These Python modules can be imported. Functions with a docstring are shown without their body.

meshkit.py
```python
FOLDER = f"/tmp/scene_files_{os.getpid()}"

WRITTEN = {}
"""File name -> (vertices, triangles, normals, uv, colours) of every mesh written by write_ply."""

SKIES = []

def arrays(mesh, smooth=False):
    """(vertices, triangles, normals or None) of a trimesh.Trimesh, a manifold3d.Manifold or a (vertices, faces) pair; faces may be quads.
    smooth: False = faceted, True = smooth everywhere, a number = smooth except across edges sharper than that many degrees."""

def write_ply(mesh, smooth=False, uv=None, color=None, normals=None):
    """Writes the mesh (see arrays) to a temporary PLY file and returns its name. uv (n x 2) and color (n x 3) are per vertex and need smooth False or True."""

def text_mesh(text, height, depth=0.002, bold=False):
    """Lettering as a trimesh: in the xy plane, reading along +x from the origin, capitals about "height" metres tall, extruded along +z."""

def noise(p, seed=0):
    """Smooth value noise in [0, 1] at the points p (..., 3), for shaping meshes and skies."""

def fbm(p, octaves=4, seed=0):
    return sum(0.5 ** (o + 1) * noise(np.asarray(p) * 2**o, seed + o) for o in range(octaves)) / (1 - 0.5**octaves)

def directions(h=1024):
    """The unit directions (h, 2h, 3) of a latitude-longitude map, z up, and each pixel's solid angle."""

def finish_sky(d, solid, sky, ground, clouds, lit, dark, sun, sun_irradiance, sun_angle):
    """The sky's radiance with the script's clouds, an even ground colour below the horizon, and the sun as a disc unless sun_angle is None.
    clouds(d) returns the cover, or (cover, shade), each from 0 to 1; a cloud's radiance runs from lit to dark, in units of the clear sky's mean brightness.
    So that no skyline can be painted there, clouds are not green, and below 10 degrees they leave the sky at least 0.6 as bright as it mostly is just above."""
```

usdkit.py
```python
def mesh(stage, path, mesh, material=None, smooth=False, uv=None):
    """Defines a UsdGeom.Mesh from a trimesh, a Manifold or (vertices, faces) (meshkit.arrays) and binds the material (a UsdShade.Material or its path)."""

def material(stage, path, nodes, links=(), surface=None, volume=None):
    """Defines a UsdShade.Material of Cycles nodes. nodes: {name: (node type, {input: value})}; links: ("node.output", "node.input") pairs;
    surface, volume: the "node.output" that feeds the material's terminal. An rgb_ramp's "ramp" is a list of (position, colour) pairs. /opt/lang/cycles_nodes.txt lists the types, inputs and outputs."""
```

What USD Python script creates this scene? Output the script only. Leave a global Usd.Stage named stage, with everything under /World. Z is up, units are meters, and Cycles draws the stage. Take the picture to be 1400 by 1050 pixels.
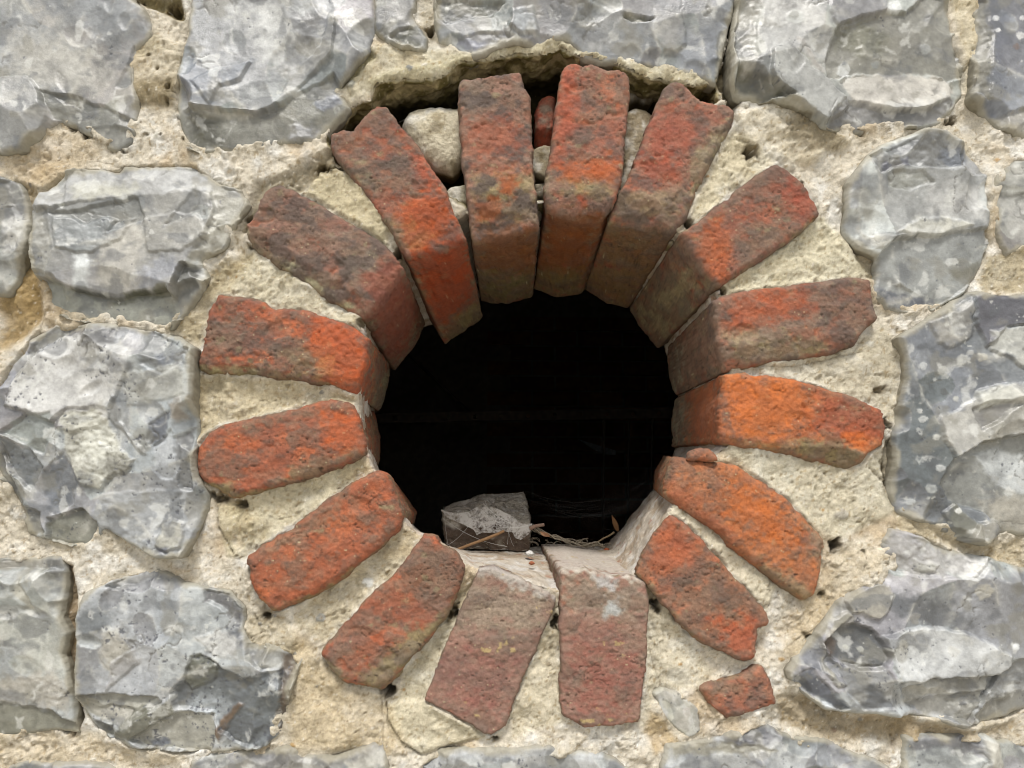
import math, random
import numpy as np, shapely, trimesh
from scipy.spatial import Delaunay, cKDTree
import usdkit
from meshkit import noise, fbm
from pxr import Usd, UsdGeom, UsdLux, UsdShade, Gf, Sdf, Vt

# ------------------------------------------------------------------ stage, camera, sky, sun
stage = Usd.Stage.CreateInMemory()
UsdGeom.SetStageUpAxis(stage, 'Z')
UsdGeom.SetStageMetersPerUnit(stage, 1.0)
UsdGeom.Xform.Define(stage, '/World')
UsdGeom.Scope.Define(stage, '/World/Looks')

F, S = 1000.0, 0.00055            # focal length in photo pixels; metres per photo pixel on the wall
D = F * S                         # camera to wall
CAM = np.array([0.0, -D, 1.40])
EXPOSURE = 1.40
SUN_EL, SUN_AZ = math.radians(60), math.radians(184)      # high, in front of the wall, a little to the right
n_ = np.array([-40.0, -142.0, -F]); n_ /= np.linalg.norm(n_)   # the wall's normal direction (+y) seen from the camera
RT = np.array([math.sqrt(1 - n_[0] ** 2), n_[0], 0.0])
fy = -n_[2]; fx = -fy * RT[1] / RT[0]
FW = np.array([fx, fy, math.sqrt(1 - fx * fx - fy * fy)])
UP = np.cross(RT, FW)

cam = UsdGeom.Camera.Define(stage, '/World/camera')
m = Gf.Matrix4d(*[float(x) for x in (*RT, 0, *UP, 0, *(-FW), 0, *CAM, 1)])
cam.AddTransformOp().Set(m)
cam.CreateHorizontalApertureAttr(36.0); cam.CreateVerticalApertureAttr(27.0)
cam.CreateFocalLengthAttr(36.0 * F / 1400)
cam.CreateClippingRangeAttr((0.02, 500.0))
cam.CreateExposureAttr(EXPOSURE)

sky = UsdLux.DomeLight.Define(stage, '/World/sky')
sky_m = usdkit.material(stage, '/World/Looks/overcast_sky', {
    'sky': ('sky_texture', {'sky_type': 'single_scattering', 'sun_disc': False, 'sun_elevation': SUN_EL, 'sun_rotation': SUN_AZ}),
    'tc': ('texture_coordinate', {}),
    'n': ('noise_texture', {'scale': 2.2, 'detail': 5.0, 'roughness': 0.55}),
    'r': ('rgb_ramp', {'ramp': [(0.25, (5.6, 5.6, 5.7)), (0.5, (7.2, 7.15, 7.1)), (0.75, (9.0, 8.9, 8.8))]}),
    'mx': ('mix_color', {'blend_type': 'mix', 'fac': 0.9, 'use_clamp': False}),
    'bg': ('background_shader', {'strength': 0.070}),
}, [('tc.generated', 'n.vector'), ('n.fac', 'r.fac'), ('sky.color', 'mx.a'), ('r.color', 'mx.b'), ('mx.result', 'bg.color')], surface='bg.background')
UsdShade.MaterialBindingAPI.Apply(sky.GetPrim()).Bind(sky_m)
sky.GetPrim().SetCustomDataByKey('kind', 'structure')

sun = UsdLux.DistantLight.Define(stage, '/World/sun')
sun.CreateIntensityAttr(0.46); sun.CreateAngleAttr(14.0); sun.CreateNormalizeAttr(True)
sun.CreateColorAttr(Gf.Vec3f(1.0, 0.965, 0.92))
to_sun = np.array([math.sin(SUN_AZ) * math.cos(SUN_EL), math.cos(SUN_AZ) * math.cos(SUN_EL), math.sin(SUN_EL)])
zz = to_sun; xx = np.cross([0, 0, 1], zz); xx /= np.linalg.norm(xx); yy = np.cross(zz, xx)
sun.AddTransformOp().Set(Gf.Matrix4d(*[float(x) for x in (*xx, 0, *yy, 0, *zz, 0, 0, 0, 5, 1)]))

# ------------------------------------------------------------------ helpers
used = {}
def path_for(name, parent):
    base = f'{parent}/{name}'
    k = used.get(base, -1) + 1
    used[base] = k
    return base if k == 0 else f'{base}_{k:03d}'

def tag(prim, label=None, cat=None, group=None, kind=None):
    for k, v in (('label', label), ('category', cat), ('group', group), ('kind', kind)):
        if v: prim.SetCustomDataByKey(k, v)
    return prim

def xform(name, parent='/World', **t):
    x = UsdGeom.Xform.Define(stage, path_for(name, parent))
    tag(x.GetPrim(), **t)
    return str(x.GetPath())

def put(name, v, f, mat, parent='/World', col=None, rough=None, smooth=True, **t):
    p = path_for(name, parent)
    me = usdkit.mesh(stage, p, (v, f), mat, smooth=smooth)
    api = UsdGeom.PrimvarsAPI(me)
    if col is not None:
        api.CreatePrimvar('col', Sdf.ValueTypeNames.Color3fArray, 'vertex').Set(Vt.Vec3fArray.FromNumpy(np.asarray(col, np.float32)))
    if rough is not None:
        api.CreatePrimvar('rgh', Sdf.ValueTypeNames.FloatArray, 'vertex').Set(Vt.FloatArray.FromNumpy(np.asarray(rough, np.float32)))
    tag(me.GetPrim(), **t)
    return p

ALB = 0.60
def A(c):
    x = np.asarray(c, float) / 255.0
    return ALB * np.where(x < 0.04045, x / 12.92, ((x + 0.055) / 1.055) ** 2.4)
def lerp(a, b, w):
    return a + (b - a) * np.asarray(w)[..., None]
def sst(x, a, b):
    t = np.clip((x - a) / (b - a), 0, 1)
    return t * t * (3 - 2 * t)

def point(u, v, h=0.0):
    """Where the line of sight of photo pixel (u, v) meets the plane h pixels in front of the wall's face."""
    u, v, h = np.broadcast_arrays(np.asarray(u, float), np.asarray(v, float), np.asarray(h, float))
    d = RT * ((u - 700) / F)[..., None] + UP * ((525 - v) / F)[..., None] + FW
    t = (D - h * S) / d[..., 1]
    return CAM + d * t[..., None]
def pixel(P):
    q = P - CAM
    z = q @ FW
    return 700 + F * (q @ RT) / z, 525 - F * (q @ UP) / z

def P3(u, v, s, seed=0):
    u, v = np.broadcast_arrays(np.asarray(u, float), np.asarray(v, float))
    return np.stack([u / s, v / s, np.full(u.shape, 3.7 + seed)], -1)
def nz(u, v, s, seed=0, o=1):
    return (noise(P3(u, v, s, seed), seed) if o == 1 else fbm(P3(u, v, s, seed), o, seed)) - 0.5

def sdist(u, v, poly):
    """Signed distance to a polygon, positive inside."""
    poly = np.asarray(poly, float)
    a, b = poly, np.roll(poly, -1, 0)
    best = np.full(u.shape, 1e9)
    inside = np.zeros(u.shape, bool)
    for (x0, y0), (x1, y1) in zip(a, b):
        dx, dy = x1 - x0, y1 - y0
        t = np.clip(((u - x0) * dx + (v - y0) * dy) / (dx * dx + dy * dy + 1e-9), 0, 1)
        best = np.minimum(best, (u - x0 - t * dx) ** 2 + (v - y0 - t * dy) ** 2)
        c = (y0 > v) != (y1 > v)
        if dy != 0:
            inside ^= c & (u < x0 + (v - y0) * dx / dy)
    r = np.sqrt(best)
    return np.where(inside, r, -r)

def resample(poly, ds):
    """Points every ds along a closed polygon: positions, and which corner and fraction each came from."""
    poly = np.asarray(poly, float)
    out, src = [], []
    for i in range(len(poly)):
        a, b = poly[i], poly[(i + 1) % len(poly)]
        n = max(1, int(round(np.linalg.norm(b - a) / ds)))
        for k in range(n):
            out.append(a + (b - a) * k / n); src.append((i, k / n))
    return np.array(out), src

def smooth_loop(p, times):
    for _ in range(times):
        p = 0.5 * p + 0.25 * (np.roll(p, 1, 0) + np.roll(p, -1, 0))
    return p

def wobble(p, amp, scale, seed):
    t = np.roll(p, -1, 0) - np.roll(p, 1, 0)
    t /= np.linalg.norm(t, axis=1, keepdims=True) + 1e-9
    n = np.stack([t[:, 1], -t[:, 0]], 1)
    w = nz(p[:, 0], p[:, 1], scale, seed, 3) * 2 * amp
    return p + n * w[:, None]

def fill(loop, sp):
    """A triangulated sheet inside a closed loop; the loop's points come first."""
    poly = shapely.Polygon(loop)
    if not poly.is_valid:
        poly = poly.buffer(0)
    x0, y0 = loop.min(0); x1, y1 = loop.max(0)
    ys = np.arange(y0, y1, sp * 0.866)
    pts = []
    for k, y in enumerate(ys):
        xs = np.arange(x0 + (k % 2) * sp / 2, x1, sp)
        pts.append(np.stack([xs, np.full(len(xs), y)], 1))
    pts = np.vstack(pts)
    pts = pts[shapely.contains_xy(poly, pts[:, 0], pts[:, 1])]
    d, _ = cKDTree(loop).query(pts)
    pts = pts[d > 0.62 * sp]
    pts = pts + (noise(P3(pts[:, 0], pts[:, 1], 0.37))[:, None] - 0.5) * 0.25 * sp
    allp = np.vstack([loop, pts])
    tri = Delaunay(allp).simplices
    c = allp[tri].mean(1)
    tri = tri[shapely.contains_xy(poly, c[:, 0], c[:, 1])]
    a, b, c = allp[tri[:, 0]], allp[tri[:, 1]], allp[tri[:, 2]]
    area = (b[:, 0] - a[:, 0]) * (c[:, 1] - a[:, 1]) - (b[:, 1] - a[:, 1]) * (c[:, 0] - a[:, 0])
    tri = tri[np.abs(area) > 1e-6]; area = area[np.abs(area) > 1e-6]
    tri[area > 0] = tri[area > 0][:, ::-1]          # image y points down: this makes the faces look at the camera
    return allp, tri

def patches(u, v, plist, h, col, rough, seed, warp=5.0):
    """Traced areas: each (polygon, colour or None, soft edge, rise, slope x, slope y, grain) changes the height and the stone's own colour."""
    wu = u + warp * 2 * nz(u, v, 14, seed + 3, 3)
    wv = v + warp * 2 * nz(u, v, 14, seed + 9, 3)
    mott = nz(u, v, 8, seed + 12, 4) * 2.4
    for k, p in enumerate(plist):
        poly, c, soft, dz, gx, gy, rn = (list(p) + [0] * 7)[:7]
        poly = np.asarray(poly, float)
        box = (wu > poly[:, 0].min() - 20) & (wu < poly[:, 0].max() + 20) & (wv > poly[:, 1].min() - 20) & (wv < poly[:, 1].max() + 20)
        if not box.any(): continue
        w = np.zeros(u.shape)
        w[box] = sst(sdist(wu[box], wv[box], poly) + mott[box] * (3 + 0.7 * soft), -soft / 2 - 1, soft / 2 + 2)
        if h is not None and (dz or gx or gy or rn):
            cx, cy = poly.mean(0)
            wh = np.zeros(u.shape); wh[box] = sst(sdist(wu[box], wv[box], poly), -1.5, 1.5)
            h += wh * (1.25 * dz + gx * (u - cx) + gy * (v - cy))
            if rn:
                h += wh * rn * (nz(u, v * 1.7, 9, seed + k, 3) * 2.2 + nz(u, v, 3.2, seed + k) * 0.7)
        if c:
            col[:] = lerp(col, A(c), w * 0.92)
            if rough is not None: rough[:] = rough + w * (0.25 if sum(c) > 600 else 0.0)
    return h, col

# ------------------------------------------------------------------ materials
def coloured(name, scale, var, bump, rough=None, spec=0.4, fine=None):
    """The mesh's own colours with fine grain and relief added in object space."""
    nodes = {
        'a': ('attribute', {'attribute': 'col'}), 'g': ('geometry', {}),
        'n1': ('noise_texture', {'scale': scale, 'detail': 6.0, 'roughness': 0.65}),
        'n2': ('noise_texture', {'scale': scale * 5.3, 'detail': 3.0, 'roughness': 0.6}),
        'r1': ('map_range', {'from_min': 0.28, 'from_max': 0.72, 'to_min': 1 - var, 'to_max': 1 + var}),
        'r2': ('map_range', {'from_min': 0.25, 'from_max': 0.75, 'to_min': 1 - var * 0.8, 'to_max': 1 + var * 0.8}),
        'm1': ('vector_math', {'math_type': 'scale'}), 'm2': ('vector_math', {'math_type': 'scale'}),
        'ad': ('math', {'math_type': 'multiply_add', 'value2': 0.45}),
        'b': ('bump', {'distance': bump, 'strength': 0.9}),
        'p': ('principled_bsdf', {'specular_ior_level': spec, 'roughness': 0.85 if rough is None else rough}),
    }
    links = [('g.position', 'n1.vector'), ('g.position', 'n2.vector'), ('n1.fac', 'r1.value'), ('n2.fac', 'r2.value'),
             ('a.color', 'm1.vector1'), ('r1.result', 'm1.scale'), ('m1.vector', 'm2.vector1'), ('r2.result', 'm2.scale'), ('m2.vector', 'p.base_color'),
             ('n2.fac', 'ad.value1'), ('n1.fac', 'ad.value3'), ('ad.value', 'b.height'), ('b.normal', 'p.normal')]
    if rough is None:
        nodes['ra'] = ('attribute', {'attribute': 'rgh'}); links.append(('ra.fac', 'p.roughness'))
    return usdkit.material(stage, f'/World/Looks/{name}', nodes, links, surface='p.BSDF')

MORTAR = coloured('lime_mortar', 380, 0.22, 0.0022, rough=0.95, spec=0.15)
FLINT = coloured('flint', 340, 0.10, 0.0004, spec=0.5)
BRICK = coloured('old_brick', 420, 0.2, 0.0012, rough=0.9, spec=0.2)

# ------------------------------------------------------------------ traced shapes: photo pixels on the wall's plane, depths in the same unit
RED, ORG, PUR, GRY, TAN, OLV = (166, 84, 62), (200, 92, 46), (122, 92, 84), (136, 116, 100), (158, 140, 108), (116, 106, 66)
BLU, DBL, WHT, CRM, OLG, TPE = (152, 160, 172), (122, 130, 144), (226, 228, 228), (218, 212, 192), (152, 150, 126), (176, 172, 158)
FLINTS = [
 ('large smooth grey flint with two lobes, topmost left', ([(-70,-70),(130,-70),(170,-30),(178,0),(194,10),(204,32),(200,50),(183,63),(176,80),(178,112),(184,137),(181,170),(177,190),(160,200),(145,199),(132,185),(100,168),(75,161),(62,167),(47,185),(25,205),(0,207),(-70,195)],
  15, (182,182,178), (200,197,184), 0.7, [
   ([(30,0),(130,-40),(178,0),(204,32),(200,50),(150,70),(120,40)], (160,166,172), 40, 0,0,0),
   ([(0,40),(95,50),(150,90),(130,130),(60,120),(20,110)], (206,202,190), 40, 0,0,0),
   ([(182,62),(176,80),(178,112),(165,120),(155,118),(170,90)], (150,152,150), 10, -6,-.35,0),
   ([(-80,108),(5,104),(32,101),(47,115),(60,140),(64,160),(45,190),(25,212),(-80,215)], (168,169,168), 5, 7,-.05,.05),
   ([(50,121),(95,130),(140,145),(168,156),(188,165),(186,195),(160,205),(145,203),(130,187),(98,170),(70,160)], (160,160,148), 4, -7,0,-.12,1.2),
   ([(72,126),(110,132),(140,148),(120,150),(85,140)], OLG, 6, -3,0,0,2.2)], dict(dark=0.0, white=0.0)),),
 ('broad pale blue-grey flint with a white patch, second in the top row', ([(262,-70),(258,40),(250,77),(244,108),(240,140),(246,172),(256,198),(275,204),(350,198),(397,189),(432,189),(452,166),(474,142),(460,118),(480,92),(502,67),(511,37),(508,-70)],
  16, (172,176,180), (196,199,200), 0.6, [
   ([(350,8),(385,0),(402,40),(420,62),(470,48),(500,30),(490,55),(440,82),(400,92),(378,98),(360,82),(345,40)], WHT, 26, 0,0,0),
   ([(250,75),(300,80),(300,150),(262,150),(246,120)], (152,162,178), 26, 0,0,0),
   ([(400,20),(450,15),(452,22),(428,58),(405,40)], (160,160,160), 16, 0,0,0),
   ([(262,112),(300,95),(345,85),(330,110),(302,118),(290,146)], (150,160,176), 16, 3,.05,0),
   ([(236,108),(246,108),(262,150),(256,185),(240,165)], (176,178,172), 4, -7,.2,0),
   ([(240,150),(262,150),(290,150),(330,152),(365,152),(402,128),(455,101),(480,140),(430,195),(275,210),(248,195)], (160,158,140), 4, -11,0,-.1,2.0),
   ([(262,148),(300,150),(345,150),(335,162),(280,158)], CRM, 8, 2,0,0,1),
   ([(262,158),(302,160),(302,200),(262,202)], (128,126,100), 14, -2,0,0,2.6),
   ([(425,138),(456,126),(470,138),(440,150)], (168,176,196), 4, 2,0,0),
   ([(395,168),(440,176),(430,188),(392,186)], (196,196,200), 6, 3,0,0),
   ([(452,22),(462,30),(455,75),(432,95),(402,125),(380,138),(370,150),(395,105),(440,60)], (186,186,182), 5, 3,.12,.05)], dict(dark=0.05, white=0.1)),),
 ('small grey flint with a mossy hollow between two large top stones', ([(515,-60),(513,20),(516,42),(530,56),(550,63),(581,65),(583,50),(573,38),(565,25),(567,-60)],
  8, (172,172,166), (150,152,150), 1.0, [([(533,52),(545,40),(562,36),(576,50),(575,62),(550,62)], (120,118,78), 6, -5,0,0,2)], dict(rimw=.8)),),
 ('long smooth blue-grey flint directly above the brick ring', ([(594,-70),(596,30),(602,50),(618,62),(625,74),(655,74),(680,64),(700,58),(742,61),(760,52),(778,53),(793,66),(803,76),(828,81),(860,80),(890,86),(917,92),(950,100),(980,108),(987,80),(992,52),(1002,5),(1004,-70)],
  14, (160,166,170), (178,180,180), 0.6, [
   ([(596,0),(640,0),(690,8),(672,22),(640,22),(612,30),(598,26)], (150,150,136), 10, -5,0,0,2.4),
   ([(700,20),(730,10),(735,45),(712,48),(698,40)], (186,194,200), 12, 3,0,.08),
   ([(850,25),(880,25),(893,27),(880,33),(862,33),(852,29)], (112,112,66), 4, -4,0,0),
   ([(620,52),(660,45),(705,52),(690,64),(640,72)], (156,160,182), 8, -2,0,0,1.2),
   ([(895,15),(930,20),(940,60),(915,75),(890,50)], (182,180,176), 18, 2,.08,0),
   ([(935,40),(985,35),(990,55),(982,104),(950,95),(925,85)], (158,166,180), 16, 0,0,0),
   ([(985,45),(1001,35),(998,85),(984,108),(978,100)], CRM, 5, -2,0,0,1.5)], dict(dark=0.0, white=0.05)),),
 ('large pale flint with a hollow olive facet over a cream ledge, top right', ([(1015,-70),(1006,40),(1000,66),(1001,110),(1010,127),(1050,134),(1082,142),(1107,153),(1125,173),(1160,178),(1192,176),(1225,169),(1270,167),(1292,163),(1303,148),(1321,125),(1318,95),(1310,60),(1302,20),(1290,-70)],
  18, (190,191,186), (206,205,198), 0.5, [
   ([(1015,0),(1040,0),(1032,60),(1040,110),(1010,120),(1002,66)], (200,196,184), 10, -3,.2,0,2),
   ([(1130,-20),(1215,-20),(1212,18),(1180,30),(1150,40),(1132,30)], (176,176,182), 12, 2,0,0),
   ([(1148,34),(1176,24),(1212,16),(1240,20),(1270,-10),(1300,0),(1312,60),(1322,100),(1300,112),(1290,103),(1270,100),(1160,101),(1146,106),(1131,110),(1128,80),(1137,55)], (170,167,150), 3, -7,0,-.05,.5),
   ([(1140,45),(1190,28),(1220,45),(1215,80),(1180,78),(1150,60)], (160,158,128), 14, 0,0,0,1.6),
   ([(1158,102),(1200,101),(1270,100),(1297,107),(1312,125),(1275,146),(1222,152),(1170,140),(1148,112)], (222,214,200), 3, -2,0,.28),
   ([(1050,72),(1075,67),(1098,84),(1122,106),(1152,134),(1162,146),(1125,170),(1095,148),(1060,128),(1048,105)], (196,197,192), 4, 6,.0,.06),
   ([(1132,160),(1150,140),(1180,138),(1222,150),(1270,146),(1310,128),(1300,160),(1225,175),(1160,182),(1130,176)], (168,166,164), 4, -6,0,-.25,2.4),
   ([(1005,95),(1040,108),(1082,135),(1050,138),(1008,130)], (140,138,110), 8, -7,0,-.2,2),
   ([(1088,55),(1100,62),(1124,96),(1130,108),(1112,96)], (214,206,196), 6, 1,0,0)],
  dict(dark=0.05, white=0.05, spots=[(1222,9,10,(240,242,246)),(1222,9,4,(252,252,252)),(1155,93,10,(232,236,238)),(1156,84,4,(120,130,140)),(1086,26,13,(206,210,204)),(1083,23,8,(176,176,164)),(1199,86,6,(160,168,168)),(1268,64,9,(184,188,186))])),),
 ('dark blue flint cut by the right edge, topmost', ([(1470,-70),(1332,-70),(1330,0),(1338,25),(1332,62),(1332,100),(1331,135),(1356,158),(1380,175),(1400,182),(1470,188)],
  15, (136,142,158), (156,160,170), 0.6, [
   ([(1325,0),(1352,0),(1360,50),(1350,90),(1352,140),(1328,130),(1330,60)], (160,156,138), 8, -4,.15,0,1.8),
   ([(1362,160),(1400,148),(1475,148),(1475,192),(1400,185),(1378,175)], (188,182,168), 4, -2,0,.2)],
  dict(white=.35, dark=.1, spots=[(1364,23,5,(226,228,230)),(1366,40,4,(235,235,235)),(1397,47,7,(226,224,220)),(1391,63,5,(150,110,84)),(1400,22,4,(230,230,230))])),),
 ('rounded pale flint with a dark blue upper rim, right of the upper bricks', ([(1160,250),(1167,240),(1185,217),(1210,197),(1235,188),(1262,182),(1287,185),(1317,200),(1340,220),(1352,240),(1356,275),(1351,312),(1353,332),(1348,357),(1337,376),(1315,402),(1275,421),(1245,424),(1222,417),(1199,397),(1206,377),(1204,348),(1177,336),(1160,312),(1161,275)],
  17, (198,200,202), (182,186,190), 0.5, [
   ([(1185,217),(1262,182),(1317,200),(1320,225),(1290,232),(1240,225),(1200,240)], (158,160,160), 12, -4,0,-.1,2),
   ([(1203,226),(1222,222),(1242,216),(1238,228),(1222,232),(1204,236)], (122,124,146), 4, 1,0,0),
   ([(1285,205),(1322,200),(1325,225),(1300,232),(1285,222)], (150,160,178), 8, 0,0,0),
   ([(1210,240),(1260,232),(1275,250),(1240,262),(1210,258)], (176,178,166), 8, -2,0,0,1),
   ([(1270,255),(1345,250),(1350,300),(1290,310),(1262,300)], (216,216,214), 20, 0,0,0),
   ([(1225,318),(1255,300),(1300,296),(1335,305),(1290,318),(1260,322)], (226,224,208), 7, 2,0,0),
   ([(1176,315),(1195,322),(1222,322),(1207,342),(1180,335)], (214,210,192), 6, 1,0,0),
   ([(1204,348),(1222,326),(1260,323),(1290,319),(1330,313),(1356,309),(1352,358),(1338,380),(1275,426),(1222,420),(1196,398)], (176,180,176), 2, -13,0,-.04,.8),
   ([(1200,396),(1225,398),(1260,405),(1290,412),(1275,424),(1222,420)], (122,128,146), 8, -2,0,-.1),
   ([(1205,375),(1232,382),(1258,400),(1235,395),(1212,386)], (160,160,150), 6, 2,0,.05,1),
   ([(1228,415),(1240,406),(1255,400),(1250,408),(1232,418)], (210,206,190), 4, 2,0,0),
   ([(1302,368),(1330,362),(1345,352),(1340,372),(1320,382),(1304,376)], (150,146,118), 6, -3,0,0,1.6)], dict(dark=.05, white=.05)),),
 ('two small stacked flint chips at the right edge, level with the rounded flint', ([(1362,262),(1366,237),(1385,219),(1470,214),(1470,352),(1395,337),(1380,346),(1367,320),(1361,290)],
  10, (176,176,166), (196,194,184), 1.4, [([(1360,262),(1400,266),(1470,266),(1470,272),(1400,272),(1360,270)], (140,136,118), 3, -6,0,0), ([(1370,275),(1470,275),(1470,330),(1385,330)], (204,202,194), 10, 0,0,0)], dict(rimw=.8)),),
 ('large dark blue-grey flint full of white flecks at the right edge', ([(1230,462),(1265,441),(1292,423),(1315,405),(1328,402),(1340,400),(1365,407),(1400,404),(1470,405),(1470,735),(1400,731),(1372,727),(1340,743),(1310,735),(1285,717),(1255,710),(1235,699),(1224,676),(1227,636),(1227,599),(1235,556),(1243,520),(1241,485)],
  18, (140,147,156), (160,166,172), 0.4, [
   ([(1270,440),(1300,430),(1328,405),(1330,430),(1328,460),(1302,475),(1285,470)], (186,182,172), 10, 2,0,0),
   ([(1332,405),(1345,400),(1400,404),(1470,404),(1470,440),(1380,446),(1362,455),(1348,475),(1334,445)], (124,122,136), 4, 3,0,.05),
   ([(1352,452),(1400,446),(1470,448),(1470,525),(1420,520),(1385,500),(1352,478)], (208,208,196), 6, 3,0,0),
   ([(1286,568),(1310,562),(1340,540),(1372,525),(1470,535),(1470,592),(1400,592),(1340,606),(1303,626),(1290,602)], (200,196,184), 5, 3,0,.05),
   ([(1330,560),(1350,548),(1385,550),(1370,565),(1340,590)], (168,164,158), 8, -4,0,0),
   ([(1335,535),(1372,524),(1385,545),(1355,552),(1338,562)], (222,222,208), 8, 3,0,0),
   ([(1302,627),(1340,606),(1400,593),(1470,591),(1470,740),(1400,735),(1372,730),(1345,700),(1300,684),(1284,664)], (166,168,160), 2, -9,0,.05),
   ([(1332,622),(1370,614),(1400,622),(1470,622),(1470,680),(1400,676),(1368,666),(1350,640)], (206,212,214), 5, 2,0,0),
   ([(1340,680),(1400,676),(1470,680),(1470,735),(1400,731),(1372,726)], (200,192,172), 20, 1,0,0),
   ([(1288,703),(1310,688),(1334,716),(1338,738),(1310,735)], (150,150,130), 5, 3,0,0),
   ([(1332,716),(1362,710),(1375,722),(1342,744),(1322,738)], (186,180,162), 4, 4,0,.05)],
  dict(dark=.15, white=.45, spots=[(1262,573,7,(226,226,222)),(1257,562,4,(226,226,222)),(1280,598,6,(220,218,206)),(1248,685,6,(206,212,214)),(1272,668,8,(196,200,196)),(1341,489,7,(208,200,178)),(1292,506,8,(204,204,194)),(1284,640,6,(220,222,220)),(1262,500,7,(214,216,214)),(1318,492,9,(222,222,214)),(1311,698,5,(250,250,246)),(1295,535,6,(110,112,108)),(1310,545,5,(212,210,196))])),),
 ('pointed pale flint with a dark glassy eye, lower right', ([(1080,918),(1112,880),(1132,853),(1145,835),(1160,818),(1190,800),(1221,792),(1222,774),(1213,745),(1225,727),(1250,731),(1285,746),(1325,761),(1360,766),(1400,779),(1470,792),(1470,960),(1400,972),(1387,978),(1360,988),(1330,995),(1300,990),(1267,980),(1237,977),(1200,973),(1160,973),(1130,968),(1107,951),(1087,934)],
  19, (196,200,202), (174,178,184), 0.5, [
   ([(1213,745),(1225,727),(1285,746),(1360,766),(1330,790),(1260,790),(1222,780)], (196,192,188), 10, -3,0,-.05,2),
   ([(1250,765),(1285,772),(1275,785),(1250,780)], (214,212,200), 6, 2,0,0),
   ([(1215,812),(1260,812),(1300,825),(1335,846),(1320,862),(1262,856),(1224,846)], (140,144,152), 18, 0,0,0),
   ([(1340,790),(1400,785),(1470,795),(1470,880),(1400,890),(1350,870),(1335,840)], (168,170,178), 20, 0,0,0),
   ([(1158,822),(1190,801),(1216,799),(1221,816),(1212,836),(1200,847),(1185,844),(1178,836),(1165,839)], (182,174,152), 3, 4,0,.05),
   ([(1124,888),(1138,848),(1158,836),(1166,842),(1150,856),(1132,878),(1126,905),(1140,926),(1155,934),(1140,936),(1124,915)], (206,200,176), 4, 3,0,0),
   ([(1127,880),(1150,855),(1175,850),(1196,864),(1210,896),(1206,912),(1170,913),(1140,901)], (112,116,118), 6, -6,0,.04),
   ([(1125,880),(1136,865),(1146,880),(1142,900),(1128,892)], (140,112,86), 10, 0,0,0),
   ([(1145,905),(1205,908),(1222,940),(1232,965),(1180,968),(1150,940)], (186,186,182), 10, -2,0,0,1),
   ([(1176,928),(1190,935),(1222,960),(1215,970),(1180,965)], (136,142,152), 8, 0,0,0),
   ([(1085,926),(1108,910),(1125,930),(1158,966),(1150,972),(1110,952)], (114,122,140), 5, -4,0,-.1),
   ([(1205,872),(1240,858),(1300,860),(1345,876),(1376,896),(1379,908),(1366,922),(1318,924),(1268,926),(1232,940),(1224,928)], (214,216,216), 3, 4,0,-.03),
   ([(1232,942),(1270,928),(1320,924),(1366,924),(1352,944),(1300,950),(1262,956),(1240,962)], (210,206,192), 2, -5,0,.22),
   ([(1240,962),(1300,950),(1352,944),(1330,990),(1267,978)], (186,184,174), 4, -9,0,-.05,2),
   ([(1352,930),(1385,902),(1470,892),(1470,965),(1387,978),(1350,990),(1335,985)], (176,178,178), 5, -5,0,0,2)],
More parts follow.
